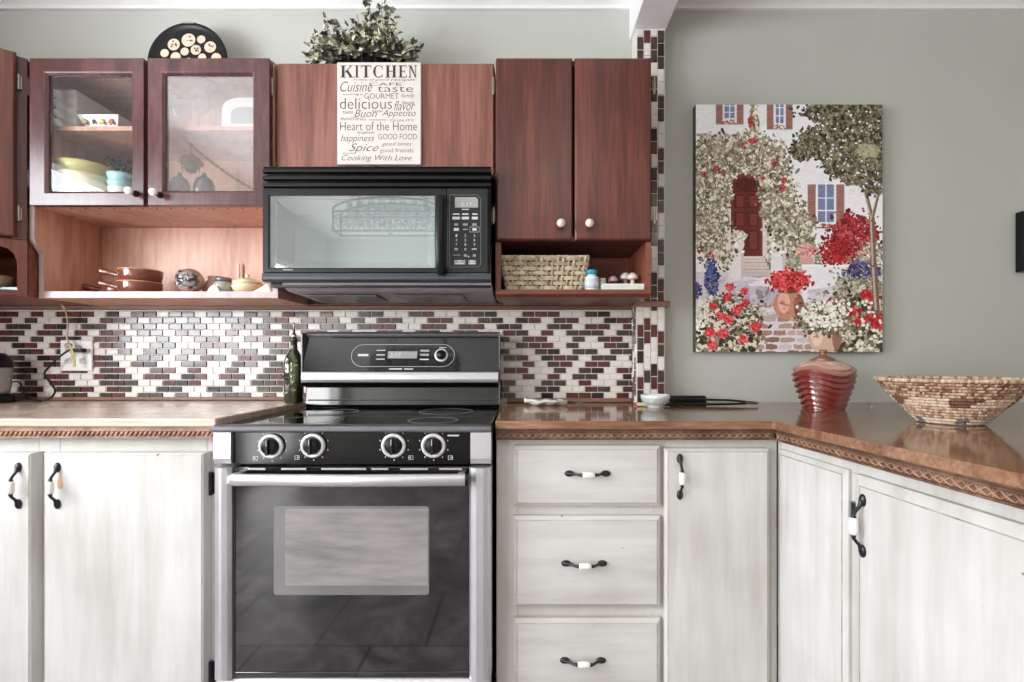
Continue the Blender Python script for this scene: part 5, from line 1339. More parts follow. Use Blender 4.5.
g = G(); g.tube(curve([pp(2, 400, 1.905), pp(12, 401.2, 1.92), pp(24, 399.8, 1.925), pp(38, 401.4, 1.93), pp(50, 398, 1.94), pp(55, 391, 1.955), pp(50, 382, 1.965), pp(44.5, 374, 1.972), pp(48, 368, 1.974), pp(57, 359, 1.976), pp(66, 352, 1.977), pp(71, 349.5, 1.98), pp(76, 350.5, 1.985)]), .0038, 8)
g.tube(curve([pp(4, 398, 1.93), pp(6, 388, 1.94), pp(13, 382, 1.95), pp(20, 383, 1.95), pp(22, 391, 1.945), pp(28, 399.2, 1.935), pp(40, 400.6, 1.925)]), .0030, 8)
g.box(X(75, 1.985), X(83.5, 1.985), Y(1.977), Y(1.9985), Z(352.5, 1.985), Z(348.5, 1.985))
g.build('power_cord', M['black_plastic'], ap)

# white leaf-shaped spoon rest with a spoon
t = thing('spoon_rest', 'white crumpled leaf-shaped spoon rest at the foot of the tiles', 'spoon rest', pp(548, 405, 1.9))
sx0, sx1 = X(524, 1.9), X(567, 1.9); syc = Y(1.885)
g = G(); nu, nv = 36, 14; vs = []
for i in range(nu + 1):
    u = i / nu; x = sx0 + (sx1 - sx0) * u; w_ = 0.052 * math.sin(pi * min(1, max(0.0, 0.04 + u * 0.95))) ** .7 + .002
    for j in range(nv + 1):
        v = -1 + 2 * j / nv
        z = .004 + .016 * abs(v) ** 2.2 + .012 * max(0, .25 - u) * 4 * .8 + .0022 * math.sin(u * 21 + v * 3)
        vs.append((x, syc + v * w_, zr + z))
top_ = vs; bot = [(a, b, max(zr, c_ - .0035)) for a, b, c_ in vs]; N_ = len(vs)
fs = []
for i in range(nu):
    for j in range(nv):
        a = i * (nv + 1) + j; fs.append((a, a + nv + 1, a + nv + 2, a + 1)); fs.append((N_ + a, N_ + a + 1, N_ + a + nv + 2, N_ + a + nv + 1))
bd = [i * (nv + 1) for i in range(nu + 1)] + [nu * (nv + 1) + j for j in range(1, nv + 1)] + [i * (nv + 1) + nv for i in range(nu - 1, -1, -1)] + [j for j in range(nv - 1, 0, -1)]
for i in range(len(bd)): a, b = bd[i], bd[(i + 1) % len(bd)]; fs.append((a, b, N_ + b, N_ + a))
g.add(top_ + bot, fs, 0, True); g.build('dish', wp, t)
g = G(); sp0 = Vector((X(556, 1.87), Y(1.875), zr + .020)); sp1 = Vector((X(579, 1.88), Y(1.885), zr + .010))
g.tube([sp0, sp0.lerp(sp1, .6), sp1], [.003, .0028, .004], 8, flat=(.6, 1.2)); g.ball(tuple(sp1 + Vector((.012, 0, -.001))), .013, 0, 16, .35, 1.4, .9)
tag(g.build('spoon', M['steel_dark']), 'steel spoon resting on the white spoon rest', 'spoon')
# small bowl, tube, black tongs, black case
bc = plain('white_patterned_bowl', rgb(218,222,220), .2, .10, 90, coat=.3)
g = G(); c = (X(655.3, 1.80), Y(1.80), zr); r = .0530; h = .046
g.lathe([(.0003, 0), (.028, 0), (.026, .006), (r*.62, .010), (r*.86, .022), (r*.97, .036), (r, h), (r - .003, h), (r*.92, .035), (r*.8, .022), (.02, .011), (.0003, .010)], c, 40)
for q in range(28): a_ = q * 2 * pi / 28; g.tube([(c[0] + r*k_*math.cos(a_), c[1] + r*k_*math.sin(a_), c[2] + z_) for k_, z_ in ((.64, .0105), (.87, .022), (.985, .036))], .0011, 5, 1)
tag(g.build('rice_bowl', [bc, plain('grey_flutes', rgb(172,182,182), .3)]), 'small white fluted bowl at the foot of the tiled post', 'bowl')
t = thing('lighter', 'small cream tube with a red tip next to the white bowl', 'lighter', pp(638, 406, 1.83))
g = G(); ya = Y(1.835); g.tube([(X(636.5, 1.835), ya, zr + .0075), (X(652, 1.835), ya - .006, zr + .0075)], .0072, 12); g.build('body', cr, t)
g = G(); g.tube([(X(633.5, 1.835), ya + .001, zr + .0075), (X(636.3, 1.835), ya, zr + .0075)], [.0055, .0072], 12); g.build('tip', plain('red_plastic', rgb(178,60,52), .4), t)
t = thing('tongs', 'long black kitchen tongs lying on the brown worktop below the painting', 'tongs', pp(720, 405, 1.85))
for k, pts in enumerate(([(664, 1.835, .006), (690, 1.84, .007), (725, 1.845, .007), (748, 1.85, .010), (755, 1.855, .011)], [(668, 1.925, .018), (700, 1.915, .019), (728, 1.895, .018), (745, 1.875, .014), (755, 1.857, .0115)])):
    g = G(); g.tube(curve([(X(p, d), Y(d), zr + z) for p, d, z in pts]), .0056, 10, flat=(.75, 1.3)); g.build('arm', M['black_plastic'], t)
g = G(); g.lathe([(.0003, 0), (.0045, 0), (.004, .002), (.0003, .002)], (X(748, 1.846), Y(1.8475), zr + .0155), 14); g.tube([(X(745, 1.85), Y(1.845), zr + .011), (X(755.5, 1.856), Y(1.845), zr + .010), (X(757, 1.86), Y(1.857), zr + .010), (X(754, 1.87), Y(1.866), zr + .0115)], .004, 8); g.build('hinge_pin', M['steel_dark'], t)
t = thing('knife_case', 'black oblong case behind the tongs against the wall', 'case', pp(687, 402, 1.95))
g = G(); a_, b_ = X(671, 1.975), X(704.5, 1.975); g.prism([(Y(1.955), zr), (Y(1.995), zr), (Y(1.995), zr + .026), (Y(1.985), zr + .030), (Y(1.965), zr + .029), (Y(1.955), zr + .022)], 'yz', a_, b_); g.build('body', M['black_plastic'], t, .002)
g = G()
for q in range(5): g.disc((a_ + .03 + q * .02, Y(1.9548), zr + .013), .0022, 0, 0, 10, .0008)
g.build('rivets', M['steel_dark'], t)
g = G(); g.lathe([(.0003, 0), (.012, 0), (.012, .004), (.004, .008), (.003, .020), (.007, .026), (.004, .034), (.0003, .036)], (X(871, 1.97), Y(1.97), zr), 16)
tag(g.build('suction_hook', M['glass_thin']), 'tiny clear plastic hook on the worktop between vase and woven bowl', 'hook')

# red wavy-ribbed vase
vc = (1.079, Y(1.770), zr)
t = thing('vase', 'red glazed vase with wavy ribs and a brass neck below the painting', 'vase', vc)
H, NT, NZ = 0.172, 180, 190
base = [(0, .077), (.08, .081), (.25, .092), (.45, .105), (.62, .1135), (.76, .1155), (.86, .107), (.94, .080), (1.0, .040)]
def brad(s):
    for (a, b), (c_, d) in zip(base, base[1:]):
        if s <= c_:
            q = (s - a) / (c_ - a); return (b + (d - b) * q) * .86
    return base[-1][1] * .86
g = G(); vs = []; cols = []
for i in range(NZ + 1):
    s = i / NZ
    for k in range(NT):
        th = 2 * pi * k / NT
        wv = 0.070 * math.cos(3.0 * (th + pi / 2) - .15) * (1 - .1 * s)
        ph = (s + wv) * 8.3; fr = ph - math.floor(ph)
        amp = 0.0115 * min(1, (1.02 - s) * 5, .35 + s * 6)
        rib = (1 - fr) ** 0.7 if fr > .10 else fr / .10
        r = brad(s) + amp * (rib - .55)
        vs.append((vc[0] + r * math.cos(th), vc[1] + r * math.sin(th), vc[2] + s * H))
        q = min(1, max(0, (s + wv * .8 - .70) / .22))
        a_, b_ = rgb(122,48,43), rgb(204,168,150); gr = 1 - .0 * fr
        cols.append(tuple(a_[m_] * (1 - q) + b_[m_] * q for m_ in range(3)) + (1,))
fs = [(i*NT+k, i*NT+(k+1) % NT, (i+1)*NT+(k+1) % NT, (i+1)*NT+k) for i in range(NZ) for k in range(NT)]
g.add(vs, fs, 0, True); g.add(vs[:NT], [tuple(range(NT))[::-1]]); g.add(vs[-NT:], [tuple(range(NT))]); 
g.col = cols + cols[:NT] + cols[-NT:]
g.build('body', painted('red_glaze', 0.2, 0.6, 0.5), t)
g = G(); g.lathe([(.0003, .1722), (.044, .1722), (.030, .180), (.016, .187), (.0105, .192), (.0105, .198), (.0135, .200), (.0135, .204), (.0105, .206), (.0115, .209), (.0003, .2095)], vc, 28)
g.build('neck', plain('copper_neck', rgb(152,112,92), .3, .1, metal=.5), t)

# coiled grass bowl
wc = (1.172, Y(1.353), zr)
coil = [plain('coil_straw', rgb(196,168,142), .8, .3, 70, .5, 160), plain('coil_tan', rgb(162,126,102), .8, .35, 60, .5, 160), plain('coil_brown', rgb(120,84,68), .8, .3, 60, .5, 160), plain('coil_pale', rgb(216,194,170), .8, .15, 60, .5, 160), plain('coil_grey', rgb(120,112,114), .8, .2, 60, .5, 160)]
t = thing('woven_bowl', 'large flared coil-woven grass bowl on the peninsula', 'bowl', wc)
NC = 15; g = G()
rr = random.Random(3)
for i in range(NC):
    s = i / (NC - 1); R0 = .069 + (.166 - .069) * s ** .92; z = .006 + .112 * s; seg = 150
    cr_ = .0056; patch = []
    for k in range(seg):
        # each stitch is a slanting wrap on the coil
        a0, a1 = 2 * pi * k / seg, 2 * pi * (k + 1.15) / seg
        th = math.degrees(a0) % 72
        if i >= NC - 1: m_ = rr.choice([0, 1, 0, 3])
        elif i >= NC - 6: m_ = rr.choice([1, 1, 2, 0, 0])
        elif i >= NC - 9: m_ = 2 if 10 < th < 30 + 6 * (i % 3) else 3 if rr.random() < .8 else 0
        elif i >= 2: m_ = rr.choice([0, 1, 0, 3, 1])
        else: m_ = 4 if 20 < th < 40 else 3
        j = rr.gauss(0, .0009)
        pts = []
        for q in range(3):
            a_ = a0 + (a1 - a0) * q / 2; rz = (-.0022, 0, .0022)[q]
            pts.append((wc[0] + (R0 + j) * math.cos(a_), wc[1] + (R0 + j) * math.sin(a_), wc[2] + z + rz))
        g.tube(pts, [cr_ * .80, cr_ * 1.05, cr_ * .80], 6, m_)
g.build('wall', coil, t)
g = G(); g.lathe([(.0003, 0), (.068, 0), (.073, .004), (.068, .010), (.0003, .008)], wc, 48); g.lathe([(.065, .010), (.067, .006), (.166, .112), (.164, .117)], wc, 64, 2); g.build('base', coil, t)

# ================================================================ ON THE PAINTED WALL
# small framed picture at the edge of the view
fx0, fx1, fz0, fz1 = X(1021, 2.005), X(1021, 2.005) + 0.34, Z(271.5, 2.0), Z(211, 2.0)
t = thing('framed_picture', 'black framed picture on the wall above the peninsula', 'picture', ((fx0 + fx1) / 2, -0.02, fz0))
g = G(); g.ring(fx0, fx1, fz0, fz1, .018, .018, .018, .018, -.030, -.002, 0, .004); g.build('frame', M['black_enamel'], t, .001)
g = G(); g.box(fx0 + .016, fx1 - .016, -.016, -.006, fz0 + .016, fz1 - .016)
g.build('print', plain('landscape_print', rgb(140,160,140), .6, .35, 9), t)
# ================================================================ THE CANVAS: a painted cottage doorway with flowers
K = 2.2
PW, PH = int(187 * K), int(248 * K)
IM = np.zeros((PH, PW, 3), dtype=np.float64)
pr_ = np.random.RandomState(4)
def c3(r, g_, b): return np.array([r, g_, b], dtype=np.float64)
def rect(u0, v0, u1, v1, c, jit=0):
    a, b, c_, d = int(max(0, u0 * K)), int(max(0, v0 * K)), int(min(PW, u1 * K)), int(min(PH, v1 * K))
    if c_ > a and d > b: IM[b:d, a:c_] = c3(*c) + (pr_.randn(d - b, c_ - a, 1) * jit if jit else 0)
def ell(u, v, ru, rv, c, rot=0.0, soft=0.0, al=1.0):
    u, v, ru, rv = u * K, v * K, max(ru * K, .6), max(rv * K, .6); R = max(ru, rv) + 1
    x0, x1, y0, y1 = int(max(0, u - R)), int(min(PW, u + R + 1)), int(max(0, v - R)), int(min(PH, v + R + 1))
    if x1 <= x0 or y1 <= y0: return
    yy, xx = np.mgrid[y0:y1, x0:x1]; dx, dy = xx + .5 - u, yy + .5 - v; cs, sn = math.cos(rot), math.sin(rot)
    d = ((dx * cs + dy * sn) / ru) ** 2 + ((-dx * sn + dy * cs) / rv) ** 2
    m = (d <= 1)[..., None] * al
    IM[y0:y1, x0:x1] = IM[y0:y1, x0:x1] * (1 - m) + c3(*c) * m
def poly_fill(pts, c):
    P_ = np.array(pts) * K; x0, x1 = int(max(0, P_[:,0].min())), int(min(PW, P_[:,0].max() + 1)); y0, y1 = int(max(0, P_[:,1].min())), int(min(PH, P_[:,1].max() + 1))
    yy, xx = np.mgrid[y0:y1, x0:x1]; xx = xx + .5; yy = yy + .5; ins = np.zeros(xx.shape, bool); n = len(P_); j = n - 1
    for i in range(n):
        xi, yi, xj, yj = P_[i][0], P_[i][1], P_[j][0], P_[j][1]
        if yi != yj: ins ^= ((yi > yy) != (yj > yy)) & (xx < (xj - xi) * (yy - yi) / (yj - yi) + xi)
        j = i
    IM[y0:y1, x0:x1][ins] = c3(*c)
def dabs(cu, cv, ru, rv, n, cols, r0=.8, r1=2.2, stretch=1.8, power=.5, rect_=False):
    for _ in range(int(n * 1.35)):
        if rect_: u, v = cu + pr_.uniform(-1, 1) * ru, cv + pr_.uniform(-1, 1) * rv
        else:
            a = pr_.uniform(0, 6.283); q = min(1.4, pr_.rand() ** .5 * (1 + .28 * abs(pr_.randn()) * (pr_.rand() < .35))) ; u, v = cu + ru * q * math.cos(a), cv + rv * q * math.sin(a)
        r = pr_.uniform(r0, r1) * .85; c = cols[pr_.randint(len(cols))]; j = pr_.uniform(-10, 10)
        ell(u, v, r * stretch ** pr_.uniform(0, 1), r, [x + j for x in c], pr_.uniform(0, 3.14))
def line(u0, v0, u1, v1, w, c):
    n = int(max(abs(u1 - u0), abs(v1 - v0)) * 2) + 2
    for i in range(n):
        q = i / (n - 1); ell(u0 + (u1 - u0) * q, v0 + (v1 - v0) * q, w, w, c)
WHT = (226, 224, 227)
rect(0, 0, 187, 248, WHT, 2)
for _ in range(500): ell(pr_.uniform(0, 187), pr_.uniform(0, 170), pr_.uniform(2, 7), pr_.uniform(1, 3), [x + pr_.uniform(-9, 8) for x in WHT], pr_.uniform(0, 3), al=.5)
SH = (158, 118, 110); SHD = (132, 92, 86); PN = (120, 128, 160)
def window(u0, u1, v0, v1, s):
    rect(u0, v0, u0 + s, v1, SH, 6); rect(u1 - s, v0, u1, v1, SH, 6)
    v = v0
    while v < v1: rect(u0 + 1, v, u0 + s - 1, v + .7, SHD); rect(u1 - s + 1, v, u1 - 1, v + .7, SHD); v += 1.9
    rect(u0 + s, v0, u1 - s, v1, (222, 218, 222)); m = (u0 + u1) / 2
    rect(u0 + s + 2, v0, m - .7, v1 - 5, PN, 12); rect(m + .7, v0, u1 - s - 2, v1 - 5, PN, 12)
    for q in (.35, .68): rect(u0 + s, v0 + (v1 - 5 - v0) * q, u1 - s, v0 + (v1 - 5 - v0) * q + 1, (224, 222, 226))
    rect(u0, v1, u1, v1 + 1.2, (150, 110, 104))
    dabs(m, v1 - 1.5, (u1 - u0) / 2 - s, 1.8, 40, [(232, 228, 226), (200, 190, 180), (168, 54, 58), (120, 112, 96)], .5, 1.1)
window(20, 48, -6, 19, 7); window(71, 97, -6, 24, 7); window(112, 149, 80, 123, 8.5)
rect(120, 82, 121.5, 121, (232, 226, 226)); 
# ground: pale sunlit path
rect(0, 168, 187, 248, (206, 200, 208), 3)
for _ in range(260): ell(pr_.uniform(10, 120), pr_.uniform(172, 216), pr_.uniform(4, 12), pr_.uniform(.8, 2.2), [(222, 216, 222), (186, 180, 194), (168, 160, 168), (206, 196, 198)][pr_.randint(4)], 0, al=.7)
# distant shrubs along the wall foot
dabs(78, 145, 42, 22, 700, [(168, 164, 146), (142, 138, 116), (196, 192, 176), (112, 106, 88)], .8, 1.9)
dabs(128, 160, 42, 12, 420, [(170, 166, 148), (140, 134, 114), (192, 188, 172), (120, 112, 96)], .8, 1.9)
# door with arch and surround
rect(30, 88, 38, 152, (216, 206, 204)); rect(65, 96, 71, 152, (212, 200, 198))
poly_fill([(34, 152), (34, 84)] + [(50.5 - 16.5 * math.cos(a * pi / 12), 84 - 16 * math.sin(a * pi / 12)) for a in range(13)] + [(67, 152)], (118, 66, 60))
poly_fill([(36, 152), (36, 85)] + [(50.5 - 14.5 * math.cos(a * pi / 12), 85 - 14 * math.sin(a * pi / 12)) for a in range(13)] + [(65, 152)], (104, 50, 46))
for u0 in (39, 52.5):
    for v0, v1 in ((90, 104), (108, 122), (126, 146)):
        rect(u0, v0, u0 + 10, v1, (76, 34, 33)); rect(u0 + 1.5, v0 + 1.5, u0 + 9, v1 - 1, (120, 58, 52), 4)
rect(37, 86, 64, 88, (84, 38, 36)); ell(50.5, 80, 11, 6, (84, 38, 36)); rect(50, 74, 51.2, 152, (78, 36, 34))
# steps, side blocks, urns
for k in range(6): rect(44 - k * .6, 152 + k * 3.4, 68 + k * 1.8, 155.4 + k * 3.4, (214 - 4 * k, 196 - 3 * k, 194 - 3 * k), 4); rect(46, 154.6 + k * 3.4, 68 + k * 1.8, 155.5 + k * 3.4, (178, 156, 154))
for a, b, c_ in ((33, 48, 146), (75, 90, 146)): rect(a, c_, b, c_ + 28, (220, 214, 216), 3); rect(b - 3, c_, b, c_ + 28, (196, 186, 190)); rect(a - 1, c_, b + 1, c_ + 3, (232, 228, 230))
poly_fill([(28, 136), (36, 140), (36, 152), (30, 152)], (222, 216, 218)); 
for u, v in ((42.5, 140), (80, 140)):
    ell(u, v, 6, 7, (218, 208, 208)); rect(u - 3, v + 5, u + 3, v + 9, (206, 196, 196)); ell(u - 2, v, 2, 5, (236, 230, 230))
    dabs(u, v - 8, 8, 5, 110, [(222, 216, 206), (200, 194, 180), (176, 168, 150), (238, 234, 228)], .7, 1.5)
# climbing foliage
LV = [(164, 157, 138), (132, 124, 104), (200, 193, 174), (104, 97, 80), (220, 214, 200), (150, 139, 122)]
LD = [(92, 86, 70), (116, 108, 90), (76, 68, 56)]
for (cu, cv, ru, rv, n) in ((16, 60, 18, 26, 520), (10, 105, 14, 40, 620), (22, 140, 15, 20, 330), (38, 48, 34, 17, 640), (64, 52, 24, 18, 480), (80, 74, 16, 22, 380), (85, 104, 18, 26, 480), (98, 124, 18, 22, 380), (58, 28, 4.5, 30, 190), (28, 82, 8, 18, 200)):
    dabs(cu, cv, ru, rv, n // 3, LD, .8, 2.0); dabs(cu, cv, ru, rv, n, LV, .7, 1.8, 2.4)
rect(30, 100, 35, 146, (218, 208, 206), 3)
dabs(27, 118, 6, 22, 130, LV, .7, 1.6, 2.2)
RD = [(160, 56, 62), (184, 84, 88), (134, 44, 50)]
for u, v, n in ((55, 15, 14), (56, 20, 14), (55, 37, 18), (59, 36, 12), (48, 42, 10), (80, 57, 10), (78, 60, 8), (88, 76, 26), (87, 84, 20), (20, 64, 12), (8, 69, 10), (25, 67, 8), (66, 74, 6), (15, 150, 10), (4, 146, 8)): dabs(u, v, 2.6, 2.6, n, RD, .6, 1.3)
# pink pot and low white wall
ell(111, 157, 7, 6, (196, 160, 150)); rect(104, 150, 118, 154, (202, 168, 156)); dabs(111, 146, 9.5, 5, 170, [(214, 150, 150), (196, 110, 116), (226, 186, 182), (168, 150, 130)], .7, 1.5)
poly_fill([(106, 163), (168, 160), (168, 176), (112, 186), (110, 200), (106, 200)], (222, 220, 226)); rect(106, 160, 166, 163, (236, 234, 238))
# red bush
dabs(158, 133, 22, 20, 260, [(86, 26, 30), (70, 24, 28)], 1, 2.2); dabs(158, 132, 23, 21, 700, [(146, 44, 50), (170, 58, 62), (118, 34, 40), (192, 92, 92), (132, 38, 46)], .7, 1.7)
dabs(140, 148, 15, 12, 260, [(150, 34, 40), (182, 54, 58), (110, 26, 32)], .7, 1.6)
# right hand mixed shrubs
dabs(165, 190, 26, 30, 600, [(132, 124, 104), (168, 162, 142), (196, 190, 172), (98, 90, 72), (150, 142, 122)], .8, 2.0)
dabs(176, 155, 12, 16, 260, [(196, 190, 172), (166, 158, 138), (222, 218, 206), (132, 122, 104)], .8, 1.8)
dabs(168, 166, 16, 8, 150, [(74, 74, 120), (96, 96, 142), (54, 52, 84), (112, 100, 120)], .7, 1.5, 2.6)
dabs(155, 220, 34, 30, 900, [(108, 100, 80), (76, 68, 52), (150, 142, 122), (186, 180, 160), (60, 52, 42)], .9, 2.3, 2.2)
dabs(172, 238, 18, 14, 320, [(70, 62, 48), (112, 104, 84), (170, 162, 142), (206, 200, 182)], 1, 2.8, 2.4)
for u, v, n in ((178, 196, 60), (170, 190, 40), (155, 214, 50), (150, 210, 40), (164, 217, 34), (184, 216, 50), (176, 212, 30), (143, 199, 36), (134, 200, 26), (182, 222, 30), (160, 207, 22)): dabs(u, v, 5.5, 4.5, n, [(176, 46, 52), (200, 70, 72), (146, 34, 42)], .8, 1.7)
for _ in range(60): ell(pr_.uniform(140, 186), pr_.uniform(196, 247), pr_.uniform(1, 2.4), pr_.uniform(1, 2), (226, 220, 210))
# tree: trunk, boughs, foliage
for a in ((181, 205, 178, 160, 3.2), (178, 160, 176, 112, 2.8), (176, 112, 170, 88, 1.8), (170, 88, 160, 76, 1.3), (176, 116, 184, 84, 1.6), (184, 84, 186, 50, 1.4), (172, 92, 174, 56, 1.2), (166, 60, 140, 44, 1.2), (172, 56, 150, 26, 1.2)):
    line(*a[:4], a[4], (116, 96, 84)); line(a[0] - 1, a[1], a[2] - 1, a[3], a[4] * .35, (186, 166, 150))
TL = [(106, 99, 82), (76, 70, 57), (134, 126, 106), (58, 52, 43), (114, 105, 88), (154, 146, 122)]
for (cu, cv, ru, rv, n) in ((150, 8, 40, 14, 620), (166, 28, 26, 24, 700), (130, 34, 26, 12, 380), (115, 44, 18, 8, 220), (150, 48, 26, 16, 520), (146, 60, 18, 12, 300), (158, 74, 10, 7, 110), (178, 54, 12, 22, 320), (176, 78, 10, 10, 110), (105, 48, 8, 8, 70)):
    dabs(cu, cv, ru, rv, n // 3, [(44, 40, 32), (60, 54, 44)], .9, 2.2); dabs(cu, cv, ru, rv, n, TL, .8, 2.0, 2.0)
for _ in range(90): ell(pr_.uniform(120, 184), pr_.uniform(4, 80), pr_.uniform(.6, 1.4), pr_.uniform(.6, 1.2), (222, 220, 224))
dabs(172, 46, 12, 6, 80, [(150, 150, 122), (170, 166, 136)], .9, 1.8)
# paving at the foot
rect(50, 214, 125, 248, (208, 200, 206), 3)
for v, off in ((198, 0), (212, 3), (219, 8), (226, 0), (233, 6), (240, 2), (246, 8)):
    u = 58 - (v - 196) * .2 + off
    while u < 124:
        w_ = pr_.uniform(8, 15); c = [(158, 126, 114), (172, 142, 130), (134, 104, 96), (196, 182, 186), (206, 198, 206), (182, 160, 152)][pr_.randint(6) if v > 205 else pr_.randint(3)]
        j = lambda q_: pr_.uniform(-q_, q_)
        poly_fill([(u + j(.6), v + .6 + j(.7)), (u + w_ / 2, v + j(.5)), (u + w_ - .8 + j(.6), v + .7 + j(.7)), (u + w_ - .5, v + 4.6 + j(.6)), (u + w_ / 2, v + 5.4 + j(.4)), (u + j(.5), v + 4.8 + j(.6))], c); u += w_ + .9
dabs(62, 192, 28, 6, 60, [(190, 182, 194), (174, 166, 180), (150, 136, 136)], 1.5, 3.5, 3)
# terracotta pot with red flowers
ell(93, 200, 15.5, 15.5, (186, 134, 116)); ell(88, 198, 6, 11, (216, 172, 152)); ell(103, 202, 5, 12, (136, 88, 78)); rect(82, 182, 104, 186, (160, 110, 96)); ell(93, 187, 11, 2, (110, 70, 62))
for _ in range(14): ell(93 + pr_.uniform(-9, 10), 200 + pr_.uniform(-8, 10), pr_.uniform(1, 3), pr_.uniform(.8, 2), [(168, 112, 98), (204, 156, 138), (176, 72, 66)][pr_.randint(3)], al=.6)
dabs(93, 176, 18, 9, 420, [(176, 44, 50), (204, 72, 74), (140, 30, 38), (222, 104, 100)], .8, 1.8)
# front pot with white blossom
ell(128.5, 232, 16.5, 17, (206, 172, 152)); ell(121, 230, 6, 12, (224, 196, 178)); ell(141, 234, 4.5, 12, (150, 110, 96)); rect(112, 218, 146, 221, (196, 160, 142))
dabs(128, 214, 24, 15, 520, [(112, 104, 84), (146, 138, 116), (84, 76, 60), (178, 172, 150)], .8, 1.9); dabs(128, 210, 23, 13, 130, [(228, 224, 216), (212, 206, 192), (240, 236, 230)], 1.1, 2.2, 1.2)
# blue delphiniums and front left roses
dabs(16, 176, 6.5, 16, 190, [(58, 60, 104), (82, 88, 142), (44, 42, 70), (120, 120, 150)], .8, 1.7); dabs(2, 190, 4, 12, 60, [(58, 60, 104), (82, 88, 142)], .8, 1.6); dabs(15, 166, 2.2, 8, 40, [(64, 84, 152), (90, 110, 170)], .7, 1.3)
dabs(7, 215, 14, 20, 300, [(222, 218, 212), (204, 198, 188), (182, 176, 160), (236, 232, 228)], 1, 2.4)
dabs(38, 218, 28, 26, 520, [(120, 110, 92), (88, 80, 64), (164, 156, 136), (206, 200, 188), (64, 56, 46)], .8, 2.0, 2.2); dabs(30, 238, 32, 11, 420, [(76, 68, 54), (128, 118, 98), (190, 182, 162), (58, 50, 42)], 1, 2.6, 2.2)
for _ in range(26): ell(pr_.uniform(2, 62), pr_.uniform(212, 246), pr_.uniform(1.5, 3.4), pr_.uniform(1.2, 2.2), (206, 196, 172), pr_.uniform(0, 3))
for u, v, r in ((34, 183, 4.2), (48, 187, 3.6), (31, 193, 4), (50, 198, 3.2), (17, 202, 4), (40, 206, 4.5), (25, 212, 4), (32, 215, 4.5), (60, 222, 5), (14, 228, 5.2), (27, 229, 5.2), (47, 235, 4.2), (16, 241, 4.6), (44, 203, 3)):
    ell(u, v, r, r * .9, (190, 58, 66)); dabs(u, v, r, r * .9, 22, [(206, 78, 84), (168, 40, 50), (222, 104, 106)], .6, 1.4)
# soft overall brush unevenness
IM += pr_.randn(PH // 3 + 1, PW // 3 + 1, 1).repeat(3, 0).repeat(3, 1)[:PH, :PW] * 3
IM = (IM - 140) * 1.14 + 150
IM = np.clip(IM, 0, 255) / 255.0
LINP = np.where(IM <= .04045, IM / 12.92, ((IM + .055) / 1.055) ** 2.4)
pnx0, pnx1, pnz0, pnz1 = X(696.0, 1.99), X(882.8, 1.99), Z(352, 1.99), Z(104.3, 1.99)
cv_ = thing('picture_canvas', 'tall canvas painting of a cottage doorway with roses and a tree', 'painting', ((pnx0 + pnx1) / 2, -.02, pnz0))
g = G(); g.box(pnx0, pnx1, -.038, -.003, pnz0, pnz1); g.build('stretcher', plain('canvas_side', rgb(86,78,72), .8, .3, 14), cv_)
us = np.linspace(pnx0, pnx1, PW + 1); ws = np.linspace(pnz1, pnz0, PH + 1)
V_ = np.zeros((PH + 1, PW + 1, 3)); V_[..., 0] = us[None, :]; V_[..., 1] = -.0385; V_[..., 2] = ws[:, None]
L_ = np.array(cv_.location); Vf = (V_ - L_).reshape(-1, 3)
idx = np.arange((PH + 1) * (PW + 1)).reshape(PH + 1, PW + 1)
F_ = np.stack([idx[1:, :-1], idx[1:, 1:], idx[:-1, 1:], idx[:-1, :-1]], -1).reshape(-1, 4)
me = bpy.data.meshes.new('canvas'); me.vertices.add(len(Vf)); me.vertices.foreach_set('co', Vf.astype(np.float32).ravel())
me.loops.add(F_.size); me.loops.foreach_set('vertex_index', F_.ravel().astype(np.int32)); me.polygons.add(len(F_))
me.polygons.foreach_set('loop_start', np.arange(0, F_.size, 4, dtype=np.int32))
me.update(calc_edges=True); me.validate()
at = me.color_attributes.new('paint', 'FLOAT_COLOR', 'CORNER')
cc_ = np.ones((PH * PW, 4, 4), dtype=np.float32); cc_[..., :3] = LINP.reshape(-1, 1, 3); at.data.foreach_set('color', cc_.ravel())
me.materials.append(painted('canvas_paint', .55, .3))
o = bpy.data.objects.new('canvas', me); COL.objects.link(o); o.parent = cv_
# ================================================================ BEHIND THE CAMERA: pot rack and added fill lamps
t = thing('pot_rack', 'black wrought-iron pot rack with arched top, mirrored in the microwave door', 'pot rack', (-0.785, -1.72, 1.84))
rcx, rcy, hw_ = -0.785, -1.72, 0.315
arc_ = [(rcx + hw_ * math.cos(pi - pi * q / 24), 1.965 + 0.072 * math.sin(pi * q / 24)) for q in range(25)]
g, gs = G(), G()
for yy in (rcy - 0.06, rcy + 0.06):
    g.tube([(x_, yy, z_) for x_, z_ in arc_], .0065, 8)
    for zz in (1.842, 1.955): g.tube([(rcx - hw_, yy, zz), (rcx + hw_, yy, zz)], .0060, 8)
    for x_ in (rcx - hw_, rcx + hw_): g.tube([(x_, yy, 1.838), (x_, yy, 1.972)], .0062, 8)
    for k in range(10):
        u_ = -0.9 + 0.2 * k; cx_ = rcx + hw_ * u_; sg_ = 1 if k % 2 else -1
        for zc0, R_ in ((1.898, .046), (1.958 + .036 * math.sqrt(1 - u_ * u_), .034 * math.sqrt(1 - u_ * u_))):
            if R_ < .018: continue
            gs.tube([(cx_ + sg_ * (R_ - R_ * .78 * q / 20) * math.cos(q / 20 * 3.3 * pi) * .62, yy, zc0 + (R_ - R_ * .78 * q / 20) * math.sin(q / 20 * 3.3 * pi)) for q in range(21)], .0042, 6)
for x_ in (rcx - hw_, rcx, rcx + hw_): g.tube([(x_, rcy - .06, 1.842), (x_, rcy + .06, 1.842)], .0055, 8)
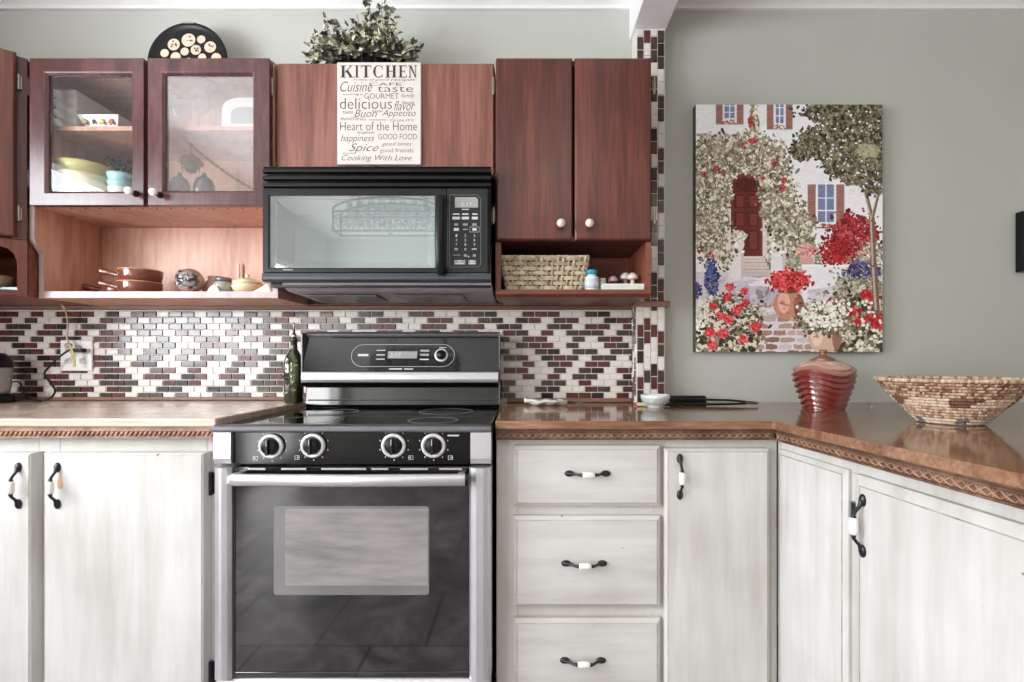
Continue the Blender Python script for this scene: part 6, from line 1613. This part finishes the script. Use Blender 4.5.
g.build('rack_frame', M['iron'], t); gs.build('scrollwork', M['iron'], t)
g = G()
for sx_ in (-1, 1):
    for sy_ in (-1, 1): chain(g, Vector((rcx + sx_ * .21, rcy + sy_ * .06, 2.022)), Vector((rcx + sx_ * .15, rcy + sy_ * .06, ZC)), 0, 24, .012, .0022)
g.build('chain', M['iron'], t)
def dome(x, y, label):  # unseen ceiling dome added as fill light
    t = thing('fill_lamp', label, 'lamp', (x, y, ZC - .10), 'added fill lamps of the kitchen')
    g = G(); g.lathe([(.0003, 0), (.15, 0), (.15, -.02), (.0003, -.02)], (x, y, ZC - .001), 36); g.build('base', M['chrome'], t)
    g = G(); g.lathe([(.14, -.021), (.135, -.05), (.10, -.08), (.05, -.095), (.0003, -.10)], (x, y, ZC - .001), 36); g.build('lamp_shade', emit('fill_glow', (1, .93, .86, 1), LAMP), t)
LAMP = 26.0
dome(0.35, -2.75, 'added round fill lamp behind the pot rack, in front of the stove')
dome(1.6, -3.4, 'added round fill lamp over the peninsula side of the room')
dome(-0.6, -4.2, 'added round fill lamp at the back of the room')

# daylight: sky seen through the sink window and the added rear opening
def area(name, loc, rot, sx_, sy_, power, col_):
    L = bpy.data.lights.new(name, 'AREA'); L.shape = 'RECTANGLE'; L.size = sx_; L.size_y = sy_; L.energy = power; L.color = col_
    o = bpy.data.objects.new(name, L); o.location = loc; o.rotation_euler = rot; COL.objects.link(o); return o
area('window_daylight', (XL - .12, (WY0 + WY1) / 2, (WZ0 + WZ1) / 2), (0, -pi / 2, 0), WZ1 - WZ0, WY1 - WY0, 125, (.90, .955, 1.0))
area('fill_daylight', (XL - .13, (PY0 + PY1) / 2, PZ1 / 2 + .05), (0, -pi / 2, 0), PZ1 - .1, PY1 - PY0, 100, (1.0, .985, .96))
w = bpy.data.worlds.new('sky'); S.world = w; w.use_nodes = True
bg = w.node_tree.nodes['Background']; bg.inputs['Color'].default_value = (.75, .85, 1, 1); bg.inputs['Strength'].default_value = 1.0

# ================================================================ CAMERA
cam = bpy.data.cameras.new('camera'); cam.sensor_width = 36.0; cam.lens = FPX / 1024 * 36.0; cam.clip_start = .02
cam.shift_x = -(CX - 512) / 1024; cam.shift_y = (CY - 341) / 1024
co_ = bpy.data.objects.new('camera', cam); co_.location = (0, -CAMD, CAMZ); co_.rotation_euler = (pi / 2, 0, 0); COL.objects.link(co_)
S.camera = co_
S.view_settings.view_transform = 'Standard'; S.view_settings.look = 'None'; S.view_settings.gamma = 1.0; S.view_settings.use_curve_mapping = False
S.view_settings.exposure = 0.10
S.cycles.use_denoising = True
S.cycles.max_bounces = 10; S.cycles.diffuse_bounces = 6; S.cycles.glossy_bounces = 5; S.cycles.transparent_max_bounces = 12
S.cycles.sample_clamp_indirect = 6.0
